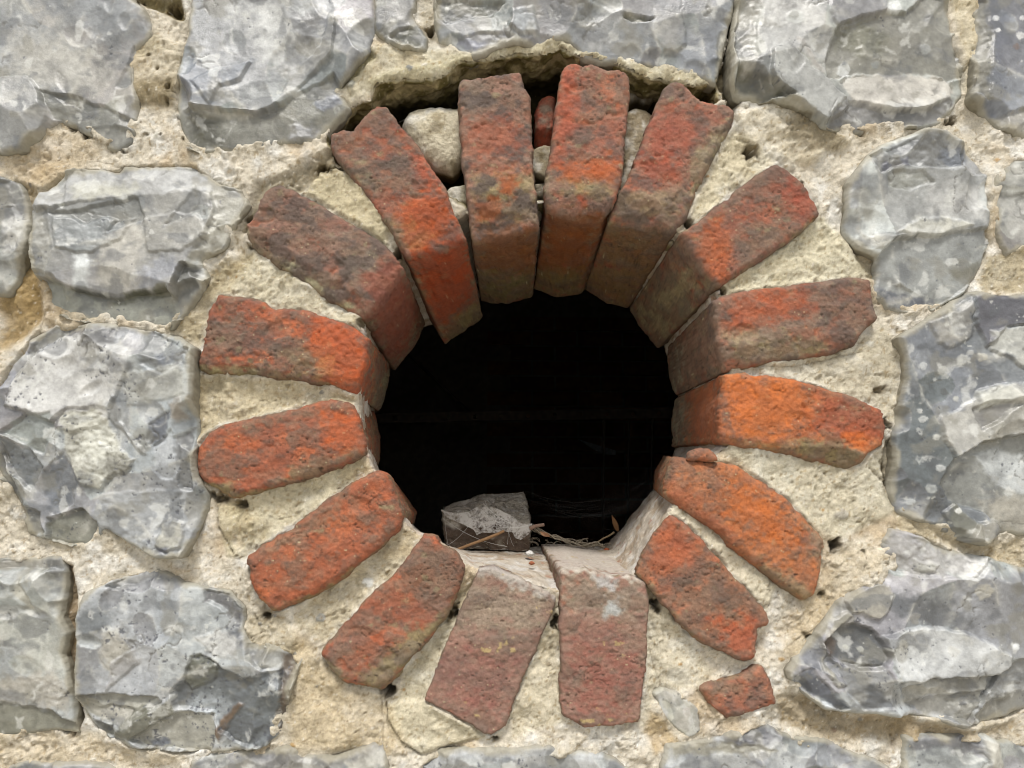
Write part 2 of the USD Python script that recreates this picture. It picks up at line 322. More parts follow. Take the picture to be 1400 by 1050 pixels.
  dict(dark=.3, white=.2, spots=[(1340,808,12,(212,204,180)),(1158,886,4,(206,206,190)),(1178,888,5,(206,206,190)),(1230,880,9,(200,196,180)),(1250,845,9,(176,170,158)),(1301,890,8,(206,204,194)),(1319,962,5,(120,122,130)),(1386,884,6,(240,244,246))])),),
 ('grey flint with a bright top facet, left of the upper bricks', ([(62,258),(82,240),(100,232),(160,233),(165,227),(215,225),(260,225),(275,235),(297,250),(325,258),(336,277),(325,292),(310,319),(300,335),(268,354),(278,364),(277,384),(262,405),(247,428),(232,447),(200,442),(150,437),(100,434),(60,422),(62,402),(54,377),(50,354),(50,287)],
  17, (172,175,176), (190,190,184), 0.5, [
   ([(56,262),(100,230),(215,222),(275,230),(300,250),(285,262),(240,260),(200,266),(150,272),(105,276),(80,288),(54,290)], (204,205,205), 3, -1,0,.22),
   ([(100,252),(160,250),(200,256),(180,266),(130,272),(104,272)], (216,214,196), 12, 0,0,0),
   ([(70,295),(190,270),(195,300),(150,320),(160,300),(140,296),(115,310),(100,295)], (158,160,154), 8, -3,0,0),
   ([(80,300),(110,302),(122,312),(145,296),(160,306),(185,296),(165,330),(130,350),(85,345)], (164,172,174), 5, 2,0,0,.8),
   ([(150,330),(185,300),(200,330),(190,390),(165,402),(135,390),(140,360)], (210,204,190), 12, 0,0,0),
   ([(195,300),(240,290),(270,292),(285,320),(250,345),(205,345)], (202,199,188), 16, 2,0,0),
   ([(195,365),(240,352),(250,375),(238,398),(198,395)], (166,170,182), 14, 0,0,0),
   ([(110,352),(126,350),(130,378),(122,398),(104,394),(108,372)], (230,236,238), 7, 0,0,0),
   ([(226,310),(245,282),(262,260),(275,262),(270,285),(250,300)], (150,152,150), 8, -2,0,0),
   ([(285,245),(335,262),(325,295),(300,338),(262,358),(256,352),(280,320),(292,285)], (204,200,182), 4, -4,-.12,0,2.2),
   ([(248,362),(280,360),(280,388),(255,430),(236,440),(232,420),(240,395)], (146,146,138), 4, -11,0,0,.8),
   ([(52,380),(90,388),(120,400),(160,410),(190,402),(232,396),(244,425),(232,450),(150,442),(60,428)], (178,182,164), 2, -13,0,-.05,2.2),
   ([(92,388),(125,398),(160,405),(195,398),(232,393),(232,402),(190,410),(160,416),(120,408)], (130,130,92), 4, -2,0,0,2.4),
   ([(46,285),(70,290),(80,345),(70,380),(52,375)], (188,186,174), 8, -3,.1,0,1.6)], dict(dark=.05, white=.12)),),
 ('grey and cream flint cut by the left edge, beside the bright-topped flint', ([(-70,242),(0,242),(22,250),(33,275),(36,300),(38,330),(30,350),(18,380),(8,401),(-70,408)],
  12, (190,190,184), (150,150,152), 1.2, [([(-70,240),(15,245),(28,275),(-70,290)], (150,148,140), 10, -4,0,-.1,2.4), ([(0,300),(35,300),(30,345),(5,345)], (214,212,206), 10, 1,0,0,1)], dict(rimw=.7, dark=.4)),),
 ('large jagged white and blue flint at the left edge', ([(72,444),(112,446),(150,443),(185,449),(210,452),(240,462),(266,478),(262,540),(263,590),(266,649),(278,676),(277,695),(267,720),(260,742),(249,760),(215,759),(175,740),(140,718),(131,733),(120,746),(92,744),(65,737),(33,728),(27,695),(12,674),(-10,640),(-14,580),(0,530),(15,494),(32,477),(42,460)],
  19, (184,190,198), (206,207,206), 0.5, [
   ([(30,480),(72,444),(110,446),(60,470),(36,500)], (150,148,136), 8, -5,0,-.1,2),
   ([(44,482),(85,458),(118,455),(148,468),(178,474),(186,500),(166,540),(150,560),(130,556),(88,560),(72,575),(40,562),(8,556),(18,512)], (232,231,228), 7, 3,0,.04),
   ([(88,560),(130,556),(150,560),(160,548),(150,575),(130,585),(95,590),(80,585)], (232,230,226), 6, 2,0,0),
   ([(115,450),(155,446),(160,470),(140,478),(122,472)], (150,150,152), 8, 1,0,0,1.4),
   ([(188,452),(215,455),(262,480),(255,500),(225,515),(200,500)], (160,164,164), 8, -2,0,0,1.2),
   ([(218,490),(245,485),(240,505),(222,510)], (150,160,176), 8, 0,0,0),
   ([(178,512),(215,505),(255,498),(262,540),(215,550),(178,556)], (206,207,198), 6, 1,0,0),
   ([(236,552),(252,546),(256,572),(240,578)], (196,184,166), 5, 1,0,0),
   ([(85,566),(130,560),(150,574),(166,612),(188,628),(180,644),(155,652),(140,670),(110,662),(100,632),(88,602)], (226,224,204), 3, 2,0,.06,2.6),
   ([(150,620),(188,630),(185,645),(160,652),(150,665),(145,640)], (178,174,154), 6, -1,0,0,1.4),
   ([(4,592),(38,566),(70,565),(78,585),(60,620),(40,612)], (176,186,180), 5, -3,.05,0),
   ([(0,594),(40,612),(60,640),(40,670),(20,650),(2,620)], (142,150,156), 6, -5,.05,0,1),
   ([(60,645),(90,618),(106,660),(98,690),(72,705),(58,680)], (142,152,168), 8, -2,0,0),
   ([(206,580),(236,562),(232,600),(212,614),(205,600)], (124,132,150), 6, -2,0,0),
   ([(212,612),(240,585),(252,620),(240,655),(222,655),(212,640)], (206,212,220), 8, -2,0,0),
   ([(240,600),(262,585),(266,670),(248,668)], (156,158,160), 5, -4,-.15,0),
   ([(150,560),(158,540),(166,545),(168,575),(185,600),(204,622),(196,622),(172,590),(152,575)], (176,178,176), 4, 2,0,0),
   ([(125,702),(140,676),(180,672),(220,668),(267,672),(280,700),(262,742),(250,762),(215,762),(175,744),(140,722)], (192,197,202), 4, 1,0,0,.8),
   ([(225,720),(240,708),(255,715),(252,745),(232,755),(218,745)], (210,206,186), 6, 3,0,0,1),
   ([(220,745),(238,748),(235,758),(218,758)], (134,140,164), 5, -1,0,0),
   ([(64,708),(110,695),(132,712),(133,735),(120,748),(92,746),(63,738)], (164,164,140), 3, -12,0,-.05,2.0),
   ([(-12,600),(8,640),(25,690),(52,700),(56,728),(30,732),(22,690),(-15,640)], (166,162,144), 4, -9,.1,0,2)],
  dict(dark=.5, white=.25)),),
 ('blocky grey flint cut by the left edge, lower left', ([(-70,770),(20,766),(80,764),(83,790),(76,845),(87,868),(80,898),(86,925),(92,955),(98,1004),(70,1000),(40,1003),(10,1010),(-70,1012)],
  17, (188,192,190), (204,202,192), 0.5, [
   ([(-70,768),(80,762),(82,778),(-70,782)], (170,162,142), 5, -5,0,-.2,1.5),
   ([(28,790),(34,800),(45,830),(52,842),(38,835),(20,810)], (216,212,192), 5, -2,0,0),
   ([(-70,935),(70,920),(92,945),(85,970),(40,966),(-70,962)], (206,198,180), 14, 0,0,0,1.4),
   ([(-70,964),(0,964),(37,967),(67,972),(97,990),(100,1010),(-70,1016)], (162,160,134), 3, -13,0,-.05,1.6)], dict(dark=.1, white=.15)),),
 ('large many-layered white, blue and olive flint, lower left', ([(117,813),(140,803),(175,788),(213,780),(247,800),(277,806),(310,813),(327,835),(328,860),(336,880),(365,886),(398,893),(408,905),(395,945),(388,970),(377,1005),(353,1023),(287,1029),(240,1029),(180,1021),(148,1012),(120,990),(112,973),(105,938),(104,908),(108,875),(107,843)],
  19, (202,206,210), (184,190,196), 0.6, [
   ([(140,803),(175,788),(213,780),(205,792),(160,806)], (190,190,188), 5, -5,0,-.1),
   ([(112,840),(150,828),(155,860),(130,875),(110,868)], (146,154,160), 10, 0,0,0),
   ([(140,865),(165,855),(180,885),(150,920),(138,900)], (206,200,184), 12, 1,0,0),
   ([(152,905),(185,885),(190,905),(165,925),(142,950),(150,930)], (188,186,186), 6, 2,0,0),
   ([(277,805),(312,812),(330,835),(328,860),(316,850),(300,830),(280,822)], (132,130,132), 5, -5,0,-.1,1.6),
   ([(300,870),(325,862),(330,885),(318,892)], (112,118,130), 6, 0,0,0),
   ([(268,870),(300,860),(320,880),(325,900),(290,895)], (222,221,216), 10, 1,0,0,1),
   ([(262,898),(275,894),(305,914),(330,930),(372,918),(402,912),(395,950),(382,1000),(355,1025),(330,1020),(300,1000),(290,975),(240,968),(233,946),(250,928)], (128,138,144), 3, -4,.03,0,1),
   ([(240,960),(290,950),(318,960),(300,985),(262,980)], (176,186,194), 10, 0,0,0),
   ([(248,930),(262,898),(275,894),(296,910),(290,930),(260,945)], (140,142,120), 6, 2,0,0),
   ([(106,952),(165,950),(214,952),(222,960),(185,984),(172,1000),(152,994),(114,976)], (190,186,164), 2, -6,0,.2),
   ([(118,972),(150,966),(185,972),(165,992),(140,988)], (212,206,188), 3, -4,0,.25),
   ([(155,1002),(185,970),(225,958),(237,946),(241,974),(215,992),(178,1012),(156,1012)], (140,138,112), 3, 2,0,-.05),
   ([(178,1012),(212,990),(242,975),(290,978),(295,1010),(285,1030),(200,1026)], (190,186,166), 3, -8,0,.12,2.4),
   ([(200,1015),(225,1010),(232,1022),(205,1026)], (126,136,156), 5, 0,0,0),
   ([(292,1002),(300,985),(325,960),(331,966),(311,990),(300,1016)], (158,118,72), 3, 2,0,0),
   ([(120,985),(150,995),(155,1012),(135,1005)], (132,134,122), 6, -6,0,0,2),
   ([(336,880),(398,890),(410,905),(396,915),(360,915),(338,900)], (190,190,182), 5, -4,0,0,2.4),
   ([(384,895),(410,900),(392,965),(378,1005),(372,1000),(384,950)], (142,112,76), 4, -5,.1,0,1.5)],
  dict(dark=.62, white=.3)),),
 ('low cream and grey flint along the bottom edge, under the layered flint', ([(262,1042),(300,1031),(350,1028),(400,1024),(430,1035),(455,1040),(500,1025),(525,1017),(527,1060),(522,1120),(258,1120)],
  12, (200,198,188), (160,160,160), 1.0, [([(400,1026),(455,1040),(440,1056),(395,1050)], (176,170,158), 6, 1,0,0), ([(470,1042),(525,1020),(527,1060),(480,1060)], (216,212,196), 8, 0,0,0)], dict(dark=.3, white=.3)),),
 ('grey flint tip at the bottom left corner', ([(5,1052),(35,1042),(60,1046),(110,1046),(130,1049),(195,1064),(200,1120),(0,1120)], 9, (176,176,176), (204,202,198), 1.0, [], dict(dark=.4)),),
 ('wide blue-grey flint along the bottom edge, under the two purple bricks', ([(570,1052),(580,1037),(600,1029),(700,1027),(755,1024),(790,1030),(825,1036),(858,1052),(872,1120),(563,1120)],
  12, (158,164,172), (196,198,198), 0.9, [([(575,1040),(600,1028),(755,1023),(825,1035),(820,1042),(755,1036),(610,1040)], (198,202,206), 5, 0,0,-.1)], dict(dark=.4, white=.25)),),
 ('pale mottled flint along the bottom edge, right of the purple bricks', ([(905,1050),(915,1022),(935,1020),(975,1013),(1017,999),(1043,989),(1066,1006),(1100,1012),(1130,1015),(1160,1030),(1200,1043),(1228,1062),(1222,1120),(903,1120)],
  14, (198,202,202), (166,172,180), 0.8, [([(985,1008),(1043,989),(1064,1006),(1040,1018),(1000,1020)], (140,140,150), 6, 1,0,-.1,1.4), ([(915,1020),(1000,1016),(1060,1022),(1000,1032),(925,1036)], (190,184,160), 8, -1,0,0,1.6)], dict(dark=.3, white=.25)),),
 ('pale flint with a dark top at the bottom right corner', ([(1236,1120),(1240,1042),(1243,1012),(1290,1010),(1345,1006),(1365,1016),(1400,1018),(1470,1018),(1470,1120)],
  13, (204,208,208), (190,194,196), 0.6, [([(1243,1010),(1345,1006),(1350,1040),(1330,1030),(1290,1026),(1250,1030)], (146,146,154), 8, 0,0,-.1), ([(1345,1010),(1365,1016),(1372,1060),(1350,1060)], (212,206,188), 4, 2,0,0)], dict(dark=.2, white=.1)),),
 ('little white flint flake set in the mortar below the right-hand bricks', ([(897,950),(905,945),(925,950),(940,960),(953,973),(957,998),(941,1007),(925,993),(907,980)], 7, (214,208,192), (196,196,188), 1.6, [([(897,952),(906,956),(915,985),(904,975)], (240,240,240), 4, 0,0,0)], dict(sp=1.4, round=5, rimw=.4, rim=4, wob=1)),),
]

# bricks: face outline, {corner: where its far end shows}, rise, colour mix, worn-off edges (x, y, angle, slope), traced areas
BRICKS = [
 ('red-brown brick with a broken notch in its top and an orange worn foot', ([(450,184),(471,175),(481,177),(495,160),(515,142),(529,144),(540,160),(562,185),(585,220),(610,258),(625,295),(637,322),(600,340),(556,350),(530,308),(497,262),(467,225),(451,204)],
  {11:(661,437),12:(636,456),13:(609,474)}, 13, (RED, (176,96,66), .5, .55, .35), [(580,280,62,.25)], [
   ([(555,200),(585,225),(600,250),(585,262),(570,235)], (200,92,56), 12), ([(470,232),(500,228),(520,246),(505,258)], (150,138,108), 12),
   ([(505,215),(560,215),(575,240),(530,245)], (118,92,88), 18), ([(540,275),(600,262),(622,300),(600,335),(556,345)], (196,86,32), 14),
   ([(530,300),(560,300),(600,325),(560,345),(540,335)], (160,134,92), 12), ([(560,345),(600,340),(637,325),(650,400),(605,450),(590,420)], (188,76,30), 14), ([(600,448),(655,410),(662,440),(612,476)], (150,128,84), 6)], dict(dust=0.45)),),
 ('weathered purple-red brick, second on the upper left of the ring', ([(333,308),(350,280),(367,256),(382,250),(400,259),(422,268),(462,292),(490,310),(515,325),(533,341),(552,364),(538,390),(520,412),(497,434),(470,421),(440,404),(395,373),(350,343),(337,328)],
  {10:(583,445),11:(572,470),12:(556,490),13:(541,508)}, 12, ((146,92,82), RED, .45, .6, .4), [(520,372,38,.28),(400,340,122,.45)], [
   ([(335,312),(352,330),(420,372),(480,420),(495,432),(470,425),(395,378),(340,335)], (196,186,150), 8), ([(470,325),(520,345),(515,375),(490,390),(465,365)], (126,118,108), 14),
   ([(495,375),(540,345),(575,430),(545,500),(520,470)], (160,84,64), 14), ([(495,420),(520,440),(545,505),(515,470)], (100,62,46), 12)], dict(dust=0.65)),),
 ('orange-red brick with a dark streaked face, left of the ring', ([(269,502),(271,485),(278,460),(283,427),(297,402),(333,405),(360,410),(371,420),(408,421),(450,434),(485,446),(503,461),(503,490),(494,520),(485,542),(467,533),(443,526),(400,520),(333,513),(278,511)],
  {11:(535,500),12:(533,520),13:(527,545),14:(520,564)}, 13, ((172,84,56), (204,94,44), .5, .55, .3), [(330,498,96,.5)], [
   ([(283,440),(340,440),(380,470),(330,490),(276,480)], (112,80,76), 20), ([(420,425),(500,455),(500,540),(430,500)], (206,92,38), 26), ([(270,502),(330,500),(400,506),(420,520),(340,515),(278,512)], (182,166,122), 6),
   ([(310,465),(400,470),(420,490),(350,485)], (128,84,74), 14), ([(385,480),(430,475),(470,490),(440,520),(400,515)], (168,140,96), 16), ([(505,540),(535,500),(545,560),(522,568)], (150,140,110), 6)], dict(dust=0.3)),),
 ('worn orange brick with a rounded outer end, left of the ring', ([(285,589),(300,580),(350,569),(405,556),(432,548),(462,546),(480,552),(490,569),(497,596),(501,620),(490,628),(432,651),(387,664),(350,674),(315,684),(277,661),(266,649),(267,612)],
  {6:(512,562),7:(517,580),8:(521,600),9:(520,630),10:(517,637)}, 13, ((178,88,58), (204,98,52), .5, .3, .25), [(340,668,100,.5)], [
   ([(300,585),(470,548),(480,556),(330,592)], (140,98,80), 12), ([(278,660),(315,660),(330,672),(400,655),(350,676),(315,686)], (164,144,100), 6), ([(440,560),(490,575),(495,615),(450,620)], (208,98,46), 20), ([(400,640),(490,610),(500,622),(430,652),(388,664)], (140,112,86), 10)], dict(sm=14, round=12, dust=0.18)),),
 ('plump orange brick with rounded edges, lower left of the ring', ([(333,765),(350,749),(380,731),(425,699),(450,681),(487,656),(515,641),(530,646),(541,675),(551,700),(549,722),(525,746),(500,766),(463,797),(417,823),(373,840),(353,823),(341,800)],
  {7:(552,676),8:(560,685),9:(571,700),10:(567,714)}, 15, ((184,90,54), (208,102,54), .5, .15, .2), [(420,815,55,.45)], [
   ([(345,752),(430,698),(470,670),(480,682),(440,720),(370,765)], (150,106,84), 22), ([(350,815),(380,835),(470,790),(500,770),(480,790),(417,826),(373,842)], (160,136,92), 8)], dict(sm=14, round=14, dust=0.15)),),
 ('pitted orange-red brick with a knob at its inner end, lower left of the ring', ([(436,897),(440,888),(475,850),(510,808),(527,797),(557,763),(578,730),(597,730),(601,743),(624,753),(636,775),(628,810),(610,847),(587,875),(552,918),(520,948),(485,938),(466,934)],
  {6:(592,748),7:(606,748),8:(612,755),9:(635,768),10:(648,790)}, 15, ((170,86,58), (198,92,50), .5, .3, .3), [(560,905,58,.55)], [
   ([(530,800),(560,765),(590,740),(632,760),(625,800),(580,820)], (150,102,84), 24), ([(490,932),(540,880),(590,850),(620,820),(610,850),(552,918),(520,950)], (150,136,96), 8), ([(436,898),(455,905),(480,930),(466,936)], (176,158,120), 5)], dict(sm=10, round=12, dust=0.25)),),
 ('purple-red brick leaning left with yellow lichen, bottom of the ring', ([(654,777),(674,775),(707,787),(744,807),(760,817),(757,834),(737,880),(717,927),(700,973),(687,997),(672,1008),(654,998),(600,970),(580,957),(600,903),(624,847),(644,803)],
  {0:(656,765),1:(676,765),2:(705,775),3:(730,790),4:(742,800)}, 7, ((168,112,102), (160,118,108), .5, .15, .2), [], [
   ([(640,800),(760,815),(745,850),(720,865),(650,860),(625,850)], (172,146,132), 28), ([(600,915),(650,880),(700,900),(690,960),(660,985),(610,950)], (160,88,82), 34), ([(654,772),(676,772),(760,815),(760,822),(672,786),(654,784)], (190,182,176), 7), ([(640,775),(770,800),(765,818),(650,776)], (200,190,178), 6)], dict(sm=3, round=5, worn=.4, lichen=1, dust=0.6)),),
 ('upright purple-red brick with pale flecks, bottom centre of the ring', ([(767,780),(800,778),(844,788),(867,787),(884,795),(888,833),(885,887),(880,940),(874,990),(840,994),(800,995),(770,980),(764,960),(768,900),(764,840),(765,800)],
  {0:(738,742),1:(765,742),2:(795,745),3:(815,748),4:(832,756)}, 9, ((168,108,98), (160,118,106), .45, .15, .2), [], [
   ([(768,782),(880,795),(886,840),(820,850),(770,830)], (172,146,132), 28), ([(775,870),(830,860),(875,890),(860,980),(790,980)], (166,86,76), 40), ([(815,788),(845,790),(840,808),(820,806)], (196,190,188), 9), ([(828,825),(845,822),(845,842),(830,842)], (190,190,188), 8),
   ([(738,738),(835,745),(885,792),(845,788),(800,778),(767,782)], (214,202,190), 7), ([(745,748),(770,752),(765,778),(750,770)], (196,160,146), 10)], dict(sm=3, round=5, worn=.4, lichen=1, dust=0.55)),),
 ('orange-brown brick with a ragged foot, lower right of the ring', ([(917,704),(933,713),(966,743),(1000,783),(1030,815),(1050,837),(1053,855),(1037,860),(1034,900),(1020,907),(997,897),(955,877),(935,862),(907,828),(885,800),(868,785),(880,755),(895,728)],
  {0:(908,716),17:(895,738),16:(878,760),15:(856,785)}, 12, ((168,100,72), (196,98,56), .5, .35, .3), [(930,845,130,.5)], [
   ([(880,770),(915,705),(960,740),(940,775),(900,785)], (192,100,62), 16), ([(920,790),(985,790),(1010,820),(960,850),(925,825)], (140,100,84), 28), ([(975,850),(1035,850),(1032,900),(1000,890)], (194,92,52), 18), ([(868,786),(890,800),(940,860),(955,878),(935,866),(900,830)], (166,140,108), 8)], dict(dust=0.35)),),
 ('broad worn orange brick, right of the ring and lowest on that side', ([(925,625),(945,628),(985,629),(1010,635),(1050,660),(1078,680),(1107,714),(1132,737),(1126,780),(1119,817),(1100,823),(1073,806),(1040,778),(1000,749),(965,719),(925,692),(912,680),(914,650)],
  {0:(906,622),17:(895,645),16:(893,668),15:(905,680)}, 13, ((196,106,58), (212,112,50), .5, .25, .2), [(950,640,205,.25),(1050,780,120,.5)], [
   ([(900,650),(925,690),(1000,748),(1000,720),(940,670)], (176,100,68), 20), ([(1100,715),(1132,738),(1126,780),(1108,760)], (150,122,100), 10), ([(1040,760),(1100,800),(1120,818),(1098,824),(1040,780)], (164,134,96), 8), ([(1000,660),(1060,690),(1090,740),(1040,740),(990,700)], (214,112,44), 28)], dict(sm=12, round=14, dust=0.25)),),
 ('bright orange brick with a broken lower corner, right of the ring', ([(990,511),(1026,508),(1070,515),(1120,527),(1166,541),(1208,560),(1212,590),(1210,610),(1190,618),(1183,634),(1166,643),(1133,637),(1090,623),(1033,614),(996,608),(984,603),(984,560)],
  {0:(920,546),16:(915,585),15:(917,611),14:(935,611)}, 13, ((192,98,54), (222,118,52), .5, .3, .25), [(1080,605,98,.55)], [
   ([(985,520),(1040,510),(1100,525),(1120,570),(1060,600),(1000,590)], (222,116,46), 30), ([(1120,540),(1205,562),(1208,600),(1150,600),(1110,580)], (176,88,58), 26), ([(1090,600),(1150,600),(1185,620),(1168,643),(1130,637),(1085,622)], (146,132,92), 8), ([(1150,595),(1180,590),(1195,612),(1165,612)], (222,112,42), 7), ([(1000,600),(1090,605),(1090,622),(1033,614)], (170,132,90), 8),
   ([(914,545),(935,535),(945,560),(930,610),(914,600)], (166,152,134), 12), ([(940,535),(985,510),(985,600),(945,605)], (188,108,70), 16)], dict(dust=0.2)),),
 ('dull red brick with a split lower edge, right of the ring', ([(976,410),(1000,402),(1033,393),(1100,387),(1166,378),(1190,380),(1196,410),(1200,437),(1183,450),(1173,473),(1133,483),(1083,493),(1016,502),(996,507),(985,480),(978,440)],
  {0:(911,476),15:(910,490),14:(912,515),13:(921,543)}, 14, ((160,88,66), (188,92,56), .5, .55, .35), [(1070,462,84,.38)], [
   ([(990,412),(1100,395),(1110,425),(1000,450)], (186,90,52), 22), ([(1000,470),(1060,462),(1120,460),(1133,480),(1016,500)], (172,150,112), 10), ([(985,455),(1040,448),(1080,462),(1000,480)], (164,140,108), 12), ([(1110,400),(1190,385),(1196,440),(1130,445)], (128,86,76), 24),
   ([(910,480),(975,412),(995,500),(925,540)], (160,116,100), 16), ([(912,500),(930,470),(935,520),(918,540)], (170,156,136), 8)], dict(dust=0.55)),),
 ('long red-purple brick, upper right of the ring', ([(1063,223),(1078,231),(1097,247),(1112,268),(1122,292),(1100,315),(1070,337),(1045,354),(1012,374),(982,393),(965,372),(945,345),(930,318),(953,303),(993,270),(1033,240)],
  {9:(897,478),10:(886,465),11:(872,448),12:(859,425)}, 13, ((160,86,68), (184,90,60), .5, .55, .35), [(965,350,140,.3),(1075,325,60,.5)], [
   ([(950,320),(985,300),(1005,350),(985,385),(960,365)], (190,96,52), 16), ([(1080,240),(1115,280),(1095,300),(1070,270)], (170,84,64), 16), ([(1000,330),(1060,300),(1090,310),(1040,350),(1005,372)], (136,104,90), 18), ([(930,320),(965,372),(940,400),(905,380)], (166,106,80), 14), ([(880,400),(950,360),(945,420),(898,478),(862,430)], (168,146,112), 22), ([(1085,322),(1122,294),(1118,302),(1070,338)], (180,160,120), 5)], dict(dust=0.35)),),
 ('red brick with a snapped top corner, right of the top pair', ([(912,117),(922,111),(935,112),(945,122),(953,132),(977,140),(997,142),(1005,152),(1002,172),(990,193),(977,217),(955,260),(940,300),(925,314),(880,306),(835,297),(845,264),(860,240),(877,197),(890,160),(900,138)],
  {13:(857,424),14:(828,418),15:(799,398)}, 14, ((168,88,70), (184,90,58), .5, .4, .35), [(880,265,112,.45),(975,200,30,.55)], [
   ([(885,165),(935,150),(960,190),(935,215),(885,215)], (172,90,70), 24), ([(945,205),(1000,165),(1000,195),(955,262),(938,295)], (166,156,122), 10), ([(865,215),(920,205),(930,250),(880,245)], (178,88,62), 18), ([(845,262),(940,255),(930,300),(880,300),(836,292)], (160,134,104), 12), ([(830,305),(930,310),(890,390),(815,350)], (146,102,66), 20), ([(800,360),(890,370),(858,424),(800,400)], (150,110,66), 18)], dict(dust=0.55)),),
 ('tall red brick, right one of the pair at the top of the ring', ([(775,88),(786,85),(810,86),(832,94),(845,92),(860,101),(861,113),(860,162),(855,212),(850,250),(840,278),(826,292),(785,295),(747,286),(744,262),(747,240),(754,197),(760,155),(764,120),(770,97)],
  {11:(794,405),12:(762,410),13:(729,398)}, 14, ((174,92,72), (196,98,60), .5, .3, .3), [(790,258,95,.3)], [
   ([(768,100),(785,88),(790,150),(770,230),(752,230)], (188,92,64), 14), ([(765,225),(845,215),(845,250),(765,245)], (198,96,44), 14), ([(765,246),(845,245),(838,275),(770,275)], (156,132,84), 14), ([(790,270),(800,266),(808,278),(796,286)], (176,72,28), 6), ([(748,210),(766,215),(750,280),(742,265)], (166,148,116), 8), ([(750,290),(826,295),(800,370),(735,370)], (150,84,38), 18), ([(730,365),(800,360),(795,408),(728,400)], (140,112,64), 14)], dict(dust=0.5)),),
 ('tall greyish red brick with a crumbled foot, left one of the pair at the top', ([(631,107),(662,104),(682,101),(712,96),(717,115),(724,127),(726,150),(728,197),(733,250),(738,305),(690,320),(646,325),(641,305),(637,262),(630,200),(627,150),(626,120)],
  {9:(728,409),10:(694,420),11:(658,414)}, 14, ((158,94,80), (180,94,66), .5, .6, .3), [(690,255,95,.3)], [
   ([(628,108),(660,106),(665,140),(650,165),(628,160)], (128,112,104), 16), ([(640,165),(700,160),(720,200),(650,225)], (176,96,70), 26), ([(645,240),(735,235),(738,300),(650,315)], (160,142,98), 12), ([(680,240),(706,238),(704,268),(684,262)], (176,86,36), 8), ([(650,275),(690,270),(685,300),(650,305)], (168,88,42), 12), ([(650,318),(736,310),(730,370),(658,370)], (146,86,40), 16), ([(656,370),(730,365),(728,410),(660,416)], (128,112,66), 16)], dict(dust=0.75)),),
 ('small broken brick piece, separate below the lower right bricks', ([(957,941),(986,931),(1012,925),(1033,912),(1044,910),(1053,927),(1063,963),(1030,975),(993,983),(983,980),(970,963)],
  {}, 10, ((174,92,66), (194,98,58), .5, .25, .3), [], [([(957,940),(1030,915),(1035,930),(975,955)], (158,114,92), 12)], dict(deep=60)),),
 ('thin orange flake wedged on top of the broad orange brick', ([(940,629),(944,618),(955,611),(970,613),(980,621),(985,630),(968,631)], {}, 19, ((196,100,56), (206,110,60), .5, .1, .1), [], [], dict(deep=14)),),
 ('dark red brick chip deep in the gap between the top pair', ([(733,196),(732,145),(738,134),(750,128),(760,130),(759,165),(756,197)], {}, -38, ((176,70,46), (188,80,50), .5, .1, .1), [(745,172,95,.9)], [([(737,145),(752,138),(755,150),(748,165),(750,182),(740,168)], (166,140,128), 5)], dict(deep=60)),),
]
CAVITY = [(446,192),(457,166),(478,147),(508,138),(514,121),(540,113),(575,110),(612,104),(622,92),(650,86),(700,76),(735,76),(765,71),(788,78),(792,80),(815,84),(840,89),(862,98),(890,111),(912,113),(945,119),(978,113),(984,135),(950,170),(920,165),(902,215),(868,264),(838,255),(836,240),(843,115),(790,115),(768,270),(712,270),(700,130),(652,130),(664,300),(600,260),(560,200),(530,165),(490,190),(462,226)]
HOLE = [(638,288),(690,278),(741,262),(785,258),(838,272),(880,284),(930,322),(962,362),(983,396),(990,450),(996,506),(992,560),(992,610),(950,645),(918,692),(895,730),(876,778),(858,796),(820,797),(763,806),(700,788),(645,774),(600,742),(562,724),(535,682),(508,636),(494,592),(490,548),(495,500),(494,436),(520,392),(546,350),(590,318)]
HOLE_BACK = [(655,405),(693,404),(730,393),(760,396),(797,392),(832,402),(864,420),(886,442),(908,472),(918,506),(926,542),(926,580),(925,612),(907,645),(893,670),(868,700),(846,726),(832,746),(792,748),(738,748),(690,748),(640,750),(604,748),(574,728),(545,700),(518,642),(511,605),(511,562),(515,530),(530,502),(552,466),(582,446),(620,438),(635,425)]
MOSS = (112, 108, 58)
